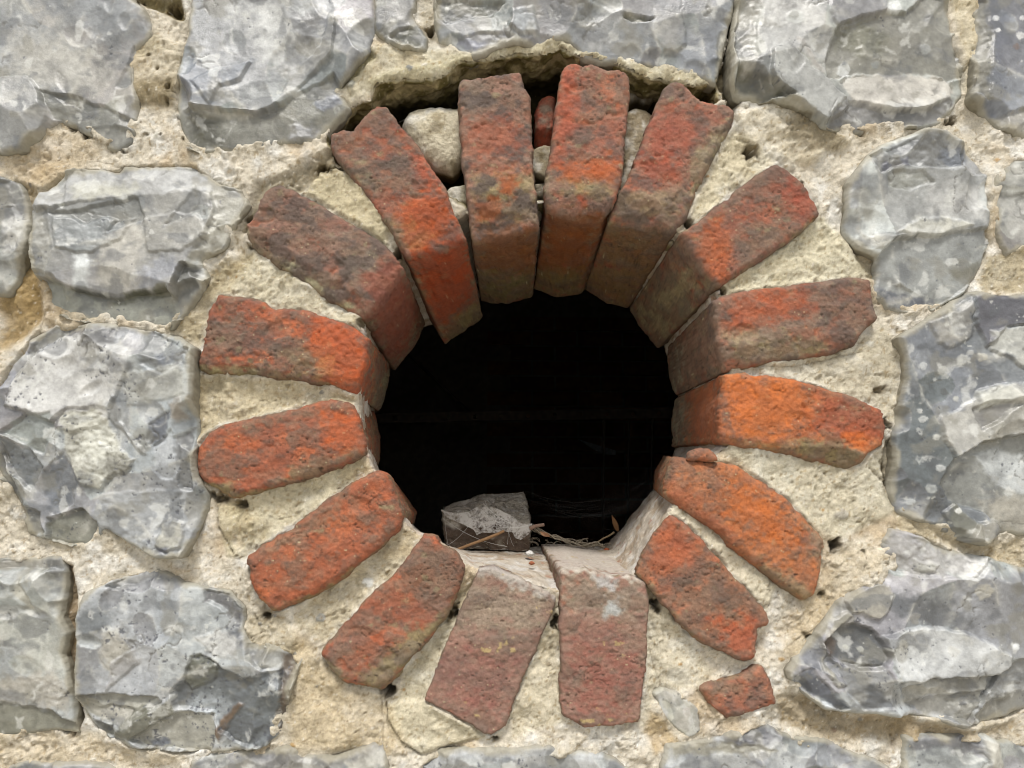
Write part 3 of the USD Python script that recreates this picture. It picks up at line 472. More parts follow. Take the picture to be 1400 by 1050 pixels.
# mortar: area, rise, soft edge, colour, colour weight, roughness
MREG = [
 ([(440,330),(300,330),(255,420),(250,680),(320,850),(430,960),(560,1020),(900,1010),(1060,900),(1140,820),(1230,700),(1230,420),(1130,230),(1010,160),(1000,330)], -4, 30, None, 0, 0),
 ([(505,112),(560,95),(640,80),(700,62),(770,58),(860,85),(978,106),(985,130),(960,140),(700,100),(520,140)], 4, 14, (206,196,150), .5, 4),
 ([(462,226),(452,205),(400,235),(350,250),(340,290),(330,320)], -9, 14, (120,106,66), .6, 3),
 ([(422,268),(430,242),(455,226),(478,240),(500,262),(530,312),(528,335),(490,308),(460,290)], 5, 6, (214,202,168), .9, 6),
 ([(300,398),(345,345),(400,376),(470,424),(495,436),(485,446),(450,434),(372,419)], 3, 10, (222,212,178), .6, 4),
 ([(272,514),(400,522),(485,545),(480,552),(405,555),(300,580),(268,600),(264,540)], -3, 8, (208,192,150), .6, 4),
 ([(490,628),(505,640),(485,655),(425,698),(350,748),(333,764),(312,690),(350,676),(430,652)], 0, 8, (206,194,150), .5, 4),
 ([(548,724),(575,728),(555,765),(510,806),(470,850),(440,880),(400,850),(420,824),(500,768)], -2, 8, (200,184,142), .5, 4),
 ([(555,920),(590,876),(628,812),(642,800),(625,845),(600,900),(580,955),(545,960)], -1, 8, (206,196,160), .5, 4),
 ([(530,962),(580,958),(640,992),(660,1008),(600,1022),(575,1030),(548,1012),(530,985)], 6, 5, (224,214,184), .8, 4),
 ([(760,822),(764,840),(768,900),(764,960),(775,985),(700,1010),(702,975),(738,882)], -1, 8, (222,210,176), .5, 4),
 ([(888,840),(905,830),(935,866),(975,920),(960,940),(900,940),(880,990)], 0, 8, (222,212,182), .5, 4),
 ([(912,682),(926,692),(965,720),(1000,750),(1040,780),(1060,800),(1050,835),(1000,782),(966,742),(934,712),(916,704),(893,726),(880,756),(868,786),(858,780),(890,700)], 4, 5, (232,222,196), .9, 5),
 ([(985,608),(1033,616),(1090,626),(1170,646),(1225,610),(1225,700),(1140,740),(1107,712),(1050,658),(1010,633)], 2, 10, (226,220,196), .7, 3),
 ([(996,508),(1083,495),(1173,475),(1205,445),(1230,470),(1235,560),(1212,590),(1208,558),(1120,525),(1026,506)], 0, 10, (212,202,174), .6, 5),
 ([(982,395),(1012,375),(1070,340),(1122,296),(1160,330),(1195,376),(1100,386),(1000,402)], 3, 8, (232,224,192), .7, 5),
 ([(945,300),(960,262),(985,215),(1005,180),(1060,222),(1030,240),(990,270),(952,302)], 0, 8, (220,208,170), .6, 6),
 ([(1005,160),(1050,142),(1100,155),(1125,180),(1160,195),(1100,225),(1060,215),(1020,200)], 6, 10, (224,212,180), .4, 6),
 ([(1075,182),(1085,158),(1110,160),(1130,180),(1150,192),(1140,205),(1105,206)], 3, 5, (164,152,126), .9, 2),
 ([(183,60),(205,50),(250,60),(248,110),(235,140),(190,140),(178,110),(178,80)], 6, 14, (228,216,188), .5, 5),
 ([(182,110),(240,110),(246,150),(230,150),(188,142)], -2, 14, (132,114,70), .7, 5),
 ([(186,55),(215,45),(225,70),(195,80),(180,70)], -2, 10, (176,164,132), .6, 3),
 ([(178,-10),(200,8),(250,25),(245,-10)], -16, 8, (136,122,76), .9, 8),
 ([(0,210),(60,175),(110,185),(140,205),(100,240),(60,260),(0,240)], 2, 16, (206,184,146), .5, 4),
 ([(30,340),(52,350),(58,430),(40,455),(0,480),(0,410),(20,380)], -8, 16, (168,140,84), .8, 5),
 ([(20,250),(52,260),(48,350),(35,340),(38,300)], -7, 10, (172,156,124), .7, 7),
 ([(260,400),(300,360),(335,345),(350,345),(300,398),(280,430),(270,470),(235,450)], -2, 14, (186,168,120), .6, 4),
 ([(365,150),(402,130),(460,100),(505,68),(515,80),(470,120),(420,138),(380,155)], -6, 8, (136,128,78), .85, 5),
 ([(515,62),(590,66),(630,78),(690,70),(620,95),(540,108),(480,140),(470,120)], 5, 16, (206,198,164), .5, 6),
 ([(565,-10),(592,-10),(592,50),(602,60),(582,50)], -3, 8, (206,196,170), .5, 6),
 ([(995,60),(1004,60),(1002,125),(1012,140),(1000,158),(990,140),(980,112)], -26, 5, (112,100,64), .8, 4),
 ([(1001,-10),(1014,-10),(1004,66),(996,60)], -26, 4, (110,100,66), .8, 4),
 ([(80,765),(100,775),(106,840),(104,900),(104,940),(112,980),(100,1008),(92,955),(80,900),(84,868),(76,845)], -13, 7, (146,124,92), .85, 8),
 ([(0,1000),(40,975),(80,1005),(110,1000),(180,1025),(240,1040),(100,1050),(0,1050)], 0, 16, (220,200,162), .5, 4),
 ([(400,860),(440,900),(480,940),(530,965),(560,1025),(480,1030),(400,1020),(395,950)], 3, 20, (212,190,146), .6, 4),
 ([(352,832),(385,842),(405,870),(400,892),(370,888),(340,878),(335,850)], 6, 8, (200,188,160), .7, 4),
 ([(296,690),(330,690),(318,740),(332,762),(310,760),(300,720)], 4, 6, (224,212,176), .7, 4),
 ([(1110,950),(1160,978),(1240,982),(1330,1000),(1390,985),(1390,1005),(1240,1010),(1140,1012),(1070,990),(1060,950)], -4, 12, (160,142,108), .7, 5),
 ([(1150,830),(1200,790),(1215,760),(1160,740),(1130,790),(1100,830),(1070,890),(1090,905)], 3, 20, (220,204,172), .5, 4),
 ([(1225,700),(1260,714),(1300,735),(1340,748),(1400,735),(1400,775),(1290,745),(1225,722)], -2, 10, (188,170,130), .6, 5),
 ([(1210,600),(1226,600),(1222,690),(1208,640)], -7, 8, (150,140,120), .7, 3),
 ([(1300,0),(1330,0),(1334,60),(1330,130),(1322,140),(1318,90),(1308,40)], 2, 6, (222,208,172), .7, 5),
 ([(1160,300),(1200,345),(1205,385),(1190,380),(1165,335)], -4, 8, (168,154,124), .7, 4),
 ([(1350,350),(1400,340),(1400,400),(1340,398),(1345,370)], 0, 10, (178,162,122), .7, 5),
 ([(890,975),(905,985),(925,1015),(895,1030),(885,1000)], 0, 8, (206,172,108), .6, 3),
]
PITS = [(187,2,13,6,0,22),(238,8,11,12,0,20),(272,160,4,3,0,8),(232,122,4,6,20,8),(231,140,3,7,0,10),(112,182,30,5,24,16),(160,203,17,4,10,10),(38,310,9,6,0,14),(45,339,8,6,0,16),(588,42,7,10,0,16),(525,46,4,3,0,10),(590,45,5,7,0,10),(1172,183,9,4,0,14),(1299,164,13,6,-30,16),(1027,207,11,8,35,18),(1205,532,10,5,-30,8),(1142,745,6,11,10,22),(1125,814,6,4,0,10),(532,944,10,11,30,26),(362,842,7,6,0,18),(622,836,7,16,25,22),(760,850,6,15,10,26),(894,826,10,12,-40,24),(978,604,22,8,8,30),(940,305,8,9,0,26),(546,346,9,13,-30,34),(497,440,10,7,30,30),(1170,440,8,6,0,14),(340,300,6,5,30,20),(345,338,10,4,35,18),(450,232,26,7,-8,36),(205,80,4,3,0,6),(218,96,2,2,0,8),(201,184,3,2,30,6),(220,184,2,2,0,6),(251,190,2,3,0,8),(1180,755,4,3,30,6),(1110,872,10,6,30,8),(984,395,9,7,0,26),(985,508,7,5,0,22),(1210,650,4,22,0,10),(675,1010,8,4,0,12),(300,680,20,8,25,12),(1213,577,4,14,0,14),(332,690,10,6,30,14),(515,560,6,5,0,14),(1095,250,4,3,0,6)]

CRACKS = [([(525,950),(530,985),(548,1012),(575,1030)],1.3,6), ([(297,692),(297,718),(318,758),(334,764)],1.3,6), ([(520,948),(524,1000),(521,1050)],1.5,4), ([(1190,640),(1212,660),(1224,690)],2.5,6),
 ([(700,985),(760,1010),(880,1012)],1.3,2.5), ([(1040,225),(1030,200),(1010,190)],2,4), ([(120,216),(170,232),(235,222)],1.6,4), ([(880,860),(905,940),(895,950)],1.3,3), ([(1075,885),(1110,862),(1128,850)],1.5,3), ([(985,500),(1090,500),(1180,480)],1.5,4), ([(60,430),(50,470),(20,500)],1.6,4)]
_g = np.random.default_rng(77)
PEBBLES = [(1152,704,11,(196,190,176)), (502,797,9,(226,226,220)), (401,1018,5,(204,168,110)), (368,886,7,(206,206,196)), (800,1018,7,(240,234,222)), (438,846,8,(170,170,164)), (1142,1000,5,(150,130,110)), (345,835,9,(214,206,188)), (213,185,5,(232,228,214)), (480,118,8,(170,170,160)), (560,95,6,(150,152,150)), (290,300,5,(160,150,130)), (1190,470,6,(230,226,212)), (1150,280,5,(170,164,150)), (320,480,5,(234,226,204))]
PEBBLES += [(_g.uniform(0, 1400), _g.uniform(0, 1050), _g.uniform(2.2, 4.5), [(236,230,214), (160,146,120), (190,176,146), (204,170,120), (150,148,142)][_g.integers(5)]) for _ in range(260)]


# ------------------------------------------------------------------ the flint wall
wall = xform('flint_wall', label='flint rubble wall in cream lime mortar with a round brick-lined opening', cat='wall', kind='thing')
surround = xform('brick_surround', wall)

# ---- flints
def build_flint(idx, spec):
    outline, h0, base, alt, sc, plist = spec[:6]
    h0 = 0.72 * h0
    opt = spec[6] if len(spec) > 6 else {}
    seed = 11 + 7 * idx
    rng = np.random.default_rng(seed)
    off = np.asarray(outline, float)
    ds = opt.get('ds', 1.7 if opt.get('sp', 0) < 3 else 5.0)
    grown = shapely.Polygon(off).buffer(opt.get('grow', 3.5), join_style='mitre', mitre_limit=1.6)
    loop, _ = resample(np.array(grown.exterior.coords)[:-1], ds)
    loop = smooth_loop(loop, 3)
    loop = wobble(loop, 2.0, 19, seed)
    loop = wobble(loop, 1.5, 7, seed + 1)
    pts, tri = fill(loop, opt.get('sp', 1.85))
    u, v = pts.T
    d, _ = cKDTree(loop).query(pts)
    # knapped face: shallow flake scars meeting in ridges
    x0, y0 = off.min(0); x1, y1 = off.max(0)
    n = int(max(4, (x1 - x0) * (y1 - y0) / 5200 * sc))
    wu = u + 16 * nz(u, v, 40, seed, 2); wv = v + 16 * nz(u, v, 40, seed + 5, 2)
    h, h2, which = np.full(u.shape, 1e9), np.full(u.shape, 1e9), np.zeros(u.shape, int)
    for k in range(n):
        cx, cy = rng.uniform(x0, x1), rng.uniform(y0, y1)
        R, an, el, c0 = rng.uniform(110, 380), rng.uniform(0, 3.14), rng.uniform(0.35, 1.0), rng.uniform(-6, 5)
        dx, dy = wu - cx, wv - cy
        a, b = dx * math.cos(an) + dy * math.sin(an), (-dx * math.sin(an) + dy * math.cos(an)) * el
        hk = c0 + (a * a + b * b) / (2 * R)
        h2 = np.minimum(h2, np.maximum(hk, h)); which = np.where(hk < h, k, which); h = np.minimum(h, hk)
    ridge = np.exp(-(h2 - h) / 0.9)
    for k in range(int(opt.get('bites', len(loop) / 42))):
        j = rng.integers(len(loop)); R, dep = rng.uniform(14, 45), rng.uniform(3, 11)
        r2 = ((u - loop[j, 0] + 8 * nz(u, v, 14, seed + k, 2)) ** 2 + (v - loop[j, 1] + 8 * nz(u, v, 14, seed + k + 3, 2)) ** 2)
        hk = -dep + r2 / (2 * R)
        ridge = np.maximum(ridge, np.exp(-np.abs(h - hk) / 0.8) * 0.7)
        which = np.where(hk < h, rng.integers(n), which); h = np.minimum(h, hk)
    tree = cKDTree(pts)
    for k in range(int(2.2 * n)):
        cx, cy = rng.uniform(x0, x1), rng.uniform(y0, y1)
        dist, j = tree.query([cx, cy])
        if dist > 4: continue
        R, dep, an, el = rng.uniform(35, 120), rng.uniform(0.8, 3.2), rng.uniform(0, 3.14), rng.uniform(0.35, 1)
        dx, dy = u - cx + 7 * nz(u, v, 12, seed + k, 3), v - cy + 7 * nz(u, v, 12, seed + k + 5, 3)
        a, b2 = dx * math.cos(an) + dy * math.sin(an), (-dx * math.sin(an) + dy * math.cos(an)) / el
        hk = h[j] - dep + rng.normal(0, .05) * dx + rng.normal(0, .05) * dy + (a * a + b2 * b2) / (2 * R)
        cut = hk < h
        ridge = np.maximum(ridge, np.exp(-np.abs(h - hk) / 0.5) * 0.55 * (a * a + b2 * b2 < 5 * R * dep + 60))
        which = np.where(cut, rng.integers(n), which); h = np.minimum(h, hk)
    h = np.clip(h, -14, 16) * opt.get('scar', 1.2)
    h += nz(u, v, 70, seed, 2) * 8 + nz(u, v, 16, seed + 2, 3) * 1.2 + nz(u, v, 6, seed + 4, 3) * 0.9 * (0.4 + 2.2 * sst(nz(u, v, 32, seed + 6, 2), 0.0, 0.2))
    # stone colour
    c = np.tile(A(base), (len(u), 1))
    c = lerp(c, A(alt), sst(nz(u, v, 45, seed + 21, 4) + nz(u, v, 9, seed, 2) * 0.25, -0.05, 0.16))
    tint = rng.normal(0, 1, (n, 1)) * 0.10 + rng.normal(0, 0.022, (n, 3))
    c *= 1 + 1.25 * tint[which]
    rough = np.full(len(u), 0.37) + 0.25 * nz(u, v, 20, seed + 8, 3)
    h, c = patches(u, v, plist, h, c, rough, seed)
    su, sv = u + 22 * nz(u, v, 30, seed + 60, 3), v + 22 * nz(u, v, 30, seed + 61, 3)
    c *= (0.84 + 0.75 * nz(su, sv, 24, seed + 31, 5) + 0.42 * nz(su, sv, 7, seed + 33, 3) + 0.15 * nz(u, v, 2.4, seed + 34))[:, None]
    c = lerp(c, A((112, 117, 124)), sst(nz(su, sv * 1.6, 40, seed + 62, 5), 0.07, 0.15) * 0.5)
    c = lerp(c, A((158, 152, 130)), sst(nz(su, sv, 33, seed + 67, 5), 0.08, 0.17) * 0.5)
    c = lerp(c, A((226, 226, 220)), sst(nz(su, sv, 21, seed + 63, 5), 0.12, 0.19) * 0.5)
    c = lerp(c, A((214, 210, 196)), ridge * sst(nz(u, v, 12, seed + 64, 3), -0.05, 0.15) * 0.6)
    veins = 1 - sst(np.abs(nz(su, sv, 46, seed + 65, 4)), 0.002, 0.012)
    c = lerp(c, A((128, 124, 112)), veins * sst(nz(u, v, 40, seed + 66, 2), 0.02, 0.16) * 0.6)
    h -= veins * sst(nz(u, v, 40, seed + 66, 2), 0.02, 0.16) * 1.1
    dk, wt = opt.get('dark', 0.25), opt.get('white', 0.2)
    w = sst(nz(u, v, 3.6, seed + 41, 2) + 0.6 * nz(u, v, 30, seed + 42, 2), 0.36 - 0.22 * dk, 0.42 - 0.22 * dk)
    c = lerp(c, A((98, 102, 118)), w * 0.75); h -= w * 0.7
    w = sst(nz(u, v, 5.5, seed + 45, 2) + 0.6 * nz(u, v, 26, seed + 46, 2), 0.38 - 0.2 * wt, 0.45 - 0.2 * wt)
    c = lerp(c, A((222, 222, 212)), w * 0.55); rough += w * 0.2
    for (x, y, r, cc) in opt.get('spots', []):
        dd = np.hypot(u - x + r * 1.1 * nz(u, v, 7, seed + int(x), 3), (v - y) * 1.15 + r * 1.1 * nz(u, v, 7, seed + int(y), 3))
        w = 1 - sst(dd, r * 0.8, r * 1.05)
        c = lerp(c, A(cc), w * (0.6 + 0.7 * nz(u, v, 4, seed + 2, 2)).clip(0, 1))
        h += 0.4 * w
    g = c @ np.array([0.3, 0.5, 0.2])
    c = c * ((g / np.median(g)) ** 0.38)[:, None]; g = c @ np.array([0.3, 0.5, 0.2])
    c = lerp(np.repeat(g[:, None], 3, 1) * np.array([0.99, 1.01, 0.97]), c, np.full(len(c), 0.62)) * 0.80
    # a weathered, mortar-smeared rim
    rim = (1 - sst(d + 30 * nz(u, v, 24, seed + 50, 4), 0, opt.get('rim', 9))) * opt.get('rimw', 0.75)
    c = lerp(c, A(opt.get('rimc', (168, 162, 142))), rim)
    rough = np.clip(rough + 0.4 * rim, 0.22, 0.95)
    R = opt.get('round', 7) * (1 + 1.2 * nz(u, v, 26, seed + 70, 2))
    q = np.clip(1 - d / R, 0, 1)
    h -= 1.5 * rim * nz(u, v, 5, seed + 71, 2)
    hh = h0 + h; fl = 4.5 + 3 * nz(u, v, 22, seed + 73, 2)
    hh = fl + np.logaddexp(0, (hh - fl) / 2.2) * 2.2
    h = hh - R * (1 - np.sqrt(np.clip(1 - q * q, 0, 1))) - 0.5 * np.clip(26 - d, 0, 26) * (opt.get('fall', 0.15) + 0.6 * nz(u, v, 45, seed + 72, 3)).clip(0, 0.5)
    return finish(loop, u, v, h, h0, tri, c, rough, [(0.08, 0.3), (0.17, 0.3), (0.27, 0.1), (0.4, 0), (0.6, -0.3), (1.0, -1.5)], 34, A((150, 144, 126)))

def finish(loop, u, v, h, h0, tri, c, rough, levels, depth, sidecol):
    nb = len(loop)
    V = point(u, v, h0)
    V[:, 1] -= (h - h0) * S
    L = [np.arange(nb)]
    VV, CC, RR = [V], [c], [rough]
    base = len(V)
    cen = V[:nb].mean(0)
    for t, sh in levels:
        W = V[:nb].copy()
        W[:, 1] = V[:nb, 1] * (1 - t) + (-(h0 - depth) * S) * t
        dr = W - cen; dr[:, 1] = 0; dr /= np.linalg.norm(dr, axis=1, keepdims=True) + 1e-9
        W += dr * (sh + 3.2 * (fbm(W / S / 9, 3, 77)[:, None] - 0.5) * min(1, t * 6)) * S
        VV.append(W); CC.append(lerp(c[:nb], np.tile(sidecol, (nb, 1)) * (0.55 + 0.9 * fbm(W / S / 7, 3, 78))[:, None], np.full(nb, min(1, t * 6)))); RR.append(np.full(nb, 0.9))
        L.append(base + np.arange(nb)); base += nb
    return np.vstack(VV), np.vstack([tri, skirt(L, loop)]), np.vstack(CC), np.concatenate(RR)

def skirt(L, loop):
    area = np.sum(loop[:, 0] * np.roll(loop[:, 1], -1) - np.roll(loop[:, 0], -1) * loop[:, 1])
    T = []
    for a, b in zip(L[:-1], L[1:]):
        a2, b2 = np.roll(a, -1), np.roll(b, -1)
        q = np.vstack([np.stack([a, a2, b], 1), np.stack([a2, b2, b], 1)])
        T.append(q if area > 0 else q[:, ::-1])
    return np.vstack(T)

# the wall goes on past the picture's edges: plainer stones of the same kind
rs = np.random.default_rng(9)
for ry in np.arange(-170, 1330, 168):
    for rx in np.arange(-240, 1700, 205):
        cx, cy = rx + rs.uniform(-25, 25) + 90 * (int(ry) // 168 % 2), ry + rs.uniform(-14, 14)
        w_, h_ = rs.uniform(88, 104), rs.uniform(68, 80)
        if -80 - w_ < cx < 1480 + w_ and -80 - h_ < cy < 1130 + h_: continue
        an = np.sort(rs.uniform(0, 2 * math.pi, 9) * 0.35 + np.linspace(0, 2 * math.pi, 10)[:9] * 0.9)
        k = (np.abs(np.cos(an)) ** 3 + np.abs(np.sin(an)) ** 3) ** (-1 / 3) * rs.uniform(0.85, 1.08, 9)
        FLINTS.append((None, ([(cx + w_ * q * math.cos(t), cy + h_ * q * math.sin(t)) for q, t in zip(k, an)], 15, [(182, 184, 182), (160, 166, 172), (198, 198, 194)][rs.integers(3)], (190, 190, 184), 0.35, [], dict(sp=6, bites=5, white=0.1))))
for i, (label, spec) in enumerate(FLINTS):
    v_, f_, c_, r_ = build_flint(i, spec)
    put('flint', v_, f_, FLINT, wall, c_, r_, label=label)

# ---- bricks
YB = 0.2035
HB = -YB / S
def build_brick(idx, spec):
    poly, backs, h0, kind, cuts, plist = spec[:6]
    opt = spec[6] if len(spec) > 6 else {}
    seed = 301 + 13 * idx
    poly = np.asarray(poly, float)
    front = point(poly[:, 0], poly[:, 1], h0)[:, [0, 2]]
    back = front.copy()
    cen = front.mean(0)
    back = cen + (back - cen) * 0.97
    for k, (bu, bv) in backs.items():
        back[k] = point(bu, bv, HB)[[0, 2]]
    if backs:
        mv = np.mean([back[k] - front[k] for k in backs], 0)
        for k in range(len(poly)):
            if k not in backs: back[k] = front[k] + mv
    YE = YB if backs else (opt.get('deep', 20) - h0) * S
    loop, src = resample(poly, 1.75)
    bk = np.array([back[i] * (1 - t) + back[(i + 1) % len(poly)] * t for i, t in src])
    loop = smooth_loop(loop, opt.get('sm', 5)); bk = smooth_loop(bk, 3)
    loop = wobble(loop, 2.6, 15, seed); loop = wobble(loop, 0.9, 5, seed + 1)
    pts, tri = fill(loop, 1.8)
    u, v = pts.T
    d, _ = cKDTree(loop).query(pts)
    h = h0 + nz(u, v, 60, seed, 2) * 6
    for (x, y, ang, slope) in cuts:
        a = math.radians(ang)
        s = (u - x) * math.cos(a) + (v - y) * math.sin(a) + 14 * nz(u, v, 18, seed + 5, 3)
        h = np.minimum(h, h0 + 1 - slope * np.maximum(s, 0)) if slope > 0 else h
    h, _ = patches(u, v, [p for p in plist if len(p) > 3], h, np.zeros((len(u), 3)), None, seed, 3.5)
    R = opt.get('round', 8)
    q = np.clip(1 - d / R, 0, 1)
    h = h - R * (1 - np.sqrt(np.clip(1 - q * q, 0, 1)))
    nb = len(loop)
    V = point(u, v, h0)
    V[:, 1] -= (h - h0) * S
    VV, L, base = [V], [np.arange(nb)], len(V)
    for t in np.concatenate([np.linspace(0.012, 0.24, 16), np.linspace(0.27, 0.9, 20), [0.93, 0.96, 0.985, 1.0]]):
        W = np.empty((nb, 3))
        e = 0 if t < 0.93 else (1 - math.sqrt(max(0, 1 - ((t - 0.93) / 0.07) ** 2))) * 8 * S     # rounded far arris
        xz = V[:nb, [0, 2]] * (1 - t) + bk * t
        dr = xz - xz.mean(0); dr /= np.linalg.norm(dr, axis=1, keepdims=True) + 1e-9
        xz = xz - dr * e
        W[:, [0, 2]] = xz
        W[:, 1] = V[:nb, 1] * (1 - t) + YE * t
        VV.append(W); L.append(base + np.arange(nb)); base += nb
    V = np.vstack(VV)
    T = np.vstack([tri, skirt(L, loop)])
    _, _, N = usdkit.meshkit.arrays((V, T), True)
    q = V / S
    rough_amt = opt.get('worn', 1.0)
    disp = (fbm(q / 16, 4, seed) - 0.5) * 3.6 * rough_amt + (fbm(q / 4.5, 2, seed + 2) - 0.5) * 2.0
    chip = sst(fbm(q / 40, 4, seed + 4), 0.62, 0.70)
    pit = sst(noise(q / 3.6, seed + 6) + 0.5 * (fbm(q / 30, 2, seed + 7) - 0.5), 0.84, 0.95)
    wp_ = kind[3]
    skin = fbm(q / 30, 5, seed + 80) + 0.25 * (fbm(q / 90, 2, seed + 81) - 0.5)
    skin = sst(skin, 0.585 - 0.20 * wp_, 0.625 - 0.20 * wp_) * sst(fbm(q / 5.5, 3, seed + 82) + skin * 0.6, 0.52, 0.66)       # what is left of the fired skin, the rest flaked off
    crack = (1 - sst(np.abs(fbm(q / 34, 4, seed + 83) - 0.5), 0.001, 0.007)) * sst(fbm(q / 50, 2, seed + 84), 0.5, 0.6)
    disp -= chip * 2.6 * rough_amt + pit * 1.5 + crack * 1.6 - skin * 1.0
    V = V + N * (disp * S)[:, None]
    return V, T, brick_colour(V, N, q, kind, plist, seed, chip, pit, opt, len(u), skin, crack), None

def brick_colour(V, N, q, kind, plist, seed, chip, pit, opt, nf, skin, crack):
    a, b, wb, wp, wg = kind       # two body colours, how much of the second, of the dark skin, of the grey-tan crust
    n1, n2, n3 = fbm(q / 30, 5, seed + 20), fbm(q / 19, 5, seed + 30), fbm(q / 15, 5, seed + 40)
    c = np.tile(A(a), (len(V), 1))
    c = lerp(c, A(b), sst(fbm(q / 48, 5, seed + 20), 0.62 - 0.3 * wb, 0.76 - 0.3 * wb) * 0.85)
    c = lerp(c, A((196, 98, 58)), chip * 0.55)
    side = sst(1 - np.abs(N[:, 1]), 0.35, 0.75)            # the bedding faces keep the mortar they were laid in
    c = lerp(c, A(opt.get('side', (146, 128, 98))), side * sst(n3 + 0.15 * side, 0.62 - 0.3 * wg, 0.80 - 0.3 * wg) * 0.75)
    u, v = pixel(V)
    mott = (fbm(q / 9, 4, seed + 45) - 0.5) * 2.2
    wu = u + 16 * (fbm(q / 18, 4, seed + 46) - 0.5); wv = v + 16 * (fbm(q / 18, 4, seed + 47) - 0.5)
    for poly, colr, soft in [(p[0], p[1], p[2]) for p in plist if p[1]]:
        w = sst(sdist(wu, wv, poly) + mott * (6 + soft), -soft / 2 - 2, soft / 2 + 4)
        c = lerp(c, A(colr), w * 0.85)
    c = lerp(c, lerp(np.tile(A((132, 90, 76)), (len(V), 1)), A((118, 100, 92)), sst(n2, 0.42, 0.62)), skin * (0.45 + 0.35 * wp))
    c = lerp(c, A((84, 62, 52)), crack * 0.5)
    c = lerp(c, A((150, 118, 102)), sst(fbm(q / 14, 5, seed + 52), 0.42, 0.74) * 0.4)
    c = lerp(c, A((104, 84, 78)), sst(fbm(q / 6.5, 4, seed + 48), 0.54, 0.74) * 0.5)
    c = lerp(c, A(TAN), sst(n3, 0.76 - 0.28 * wg, 0.88 - 0.28 * wg) * 0.6)
    c *= (1 + 0.5 * (fbm(q / 6, 3, seed + 50) - 0.5) + 0.3 * (noise(q / 2.2, seed + 51) - 0.5))[:, None]
    c = lerp(c, A((76, 58, 48)), pit * 0.6)
    g = noise(q / 2.6, seed + 60)
    c = lerp(c, A((210, 188, 152)), sst(g, 0.91, 0.96) * 0.8)
    g = c @ np.array([0.25, 0.55, 0.2])
    c = lerp(np.repeat(g[:, None], 3, 1), c, np.full(len(c), 0.83)) * np.array([0.98, 1.09, 0.96])
    dust = opt.get('dust', 0.42) * (1 - sst(V[:, 1], 0.0, 0.03))
    c = lerp(c, A((172, 150, 134)), (0.35 + 0.65 * sst(fbm(q / 16, 5, seed + 70), 0.35, 0.68)) * dust * 0.55)
    c = lerp(c, A((104, 92, 86)), sst(fbm(q / 24, 5, seed + 71), 0.47, 0.62) * dust * (0.45 if opt.get('lichen') else 1.15))
    for poly, colr, soft in [(p[0], p[1], p[2]) for p in plist if p[1] and (sum(p[1]) > 545 or max(p[1]) - min(p[1]) > 95)]:
        w = sst(sdist(wu, wv, poly) + mott * (4 + soft), -soft / 2 - 2, soft / 2 + 4)
        c = lerp(c, A(colr), w * (0.8 if sum(colr) > 545 else 0.5))
    if opt.get('lichen'):
        c = lerp(c, A((200, 178, 124)), sst(fbm(q / 8, 3, seed + 61) + 0.7 * (fbm(q / 45, 2, seed + 62) - 0.5), 0.82, 0.90) * 0.7)
    return np.clip(c, 0.01, 0.8)

for i, (label, spec) in enumerate(BRICKS):
    v_, f_, c_, _ = build_brick(i, spec)
    put('brick', v_, f_, BRICK, surround, c_, label=label)

# ---- mortar: one uneven sheet round the stones, its pits, ledges and hollows, then the sleeve through the wall
def axis(lo, hi, a, b, step):
    return np.concatenate([np.linspace(lo, a - 360, 9)[:-1], np.arange(a - 360, a, 8), np.arange(a, b, step), np.arange(b, b + 360, 8), np.linspace(b + 360, hi, 9)])
GS = 1.92
gu, gv = axis(-1900, 3300, -110, 1510, GS), axis(-1900, 2600, -110, 1160, GS)
U, Vv = np.meshgrid(gu, gv)
shape = U.shape
u, v = U.ravel(), Vv.ravel()
fine = (u > -475) & (u < 1875) & (v > -475) & (v < 1525)

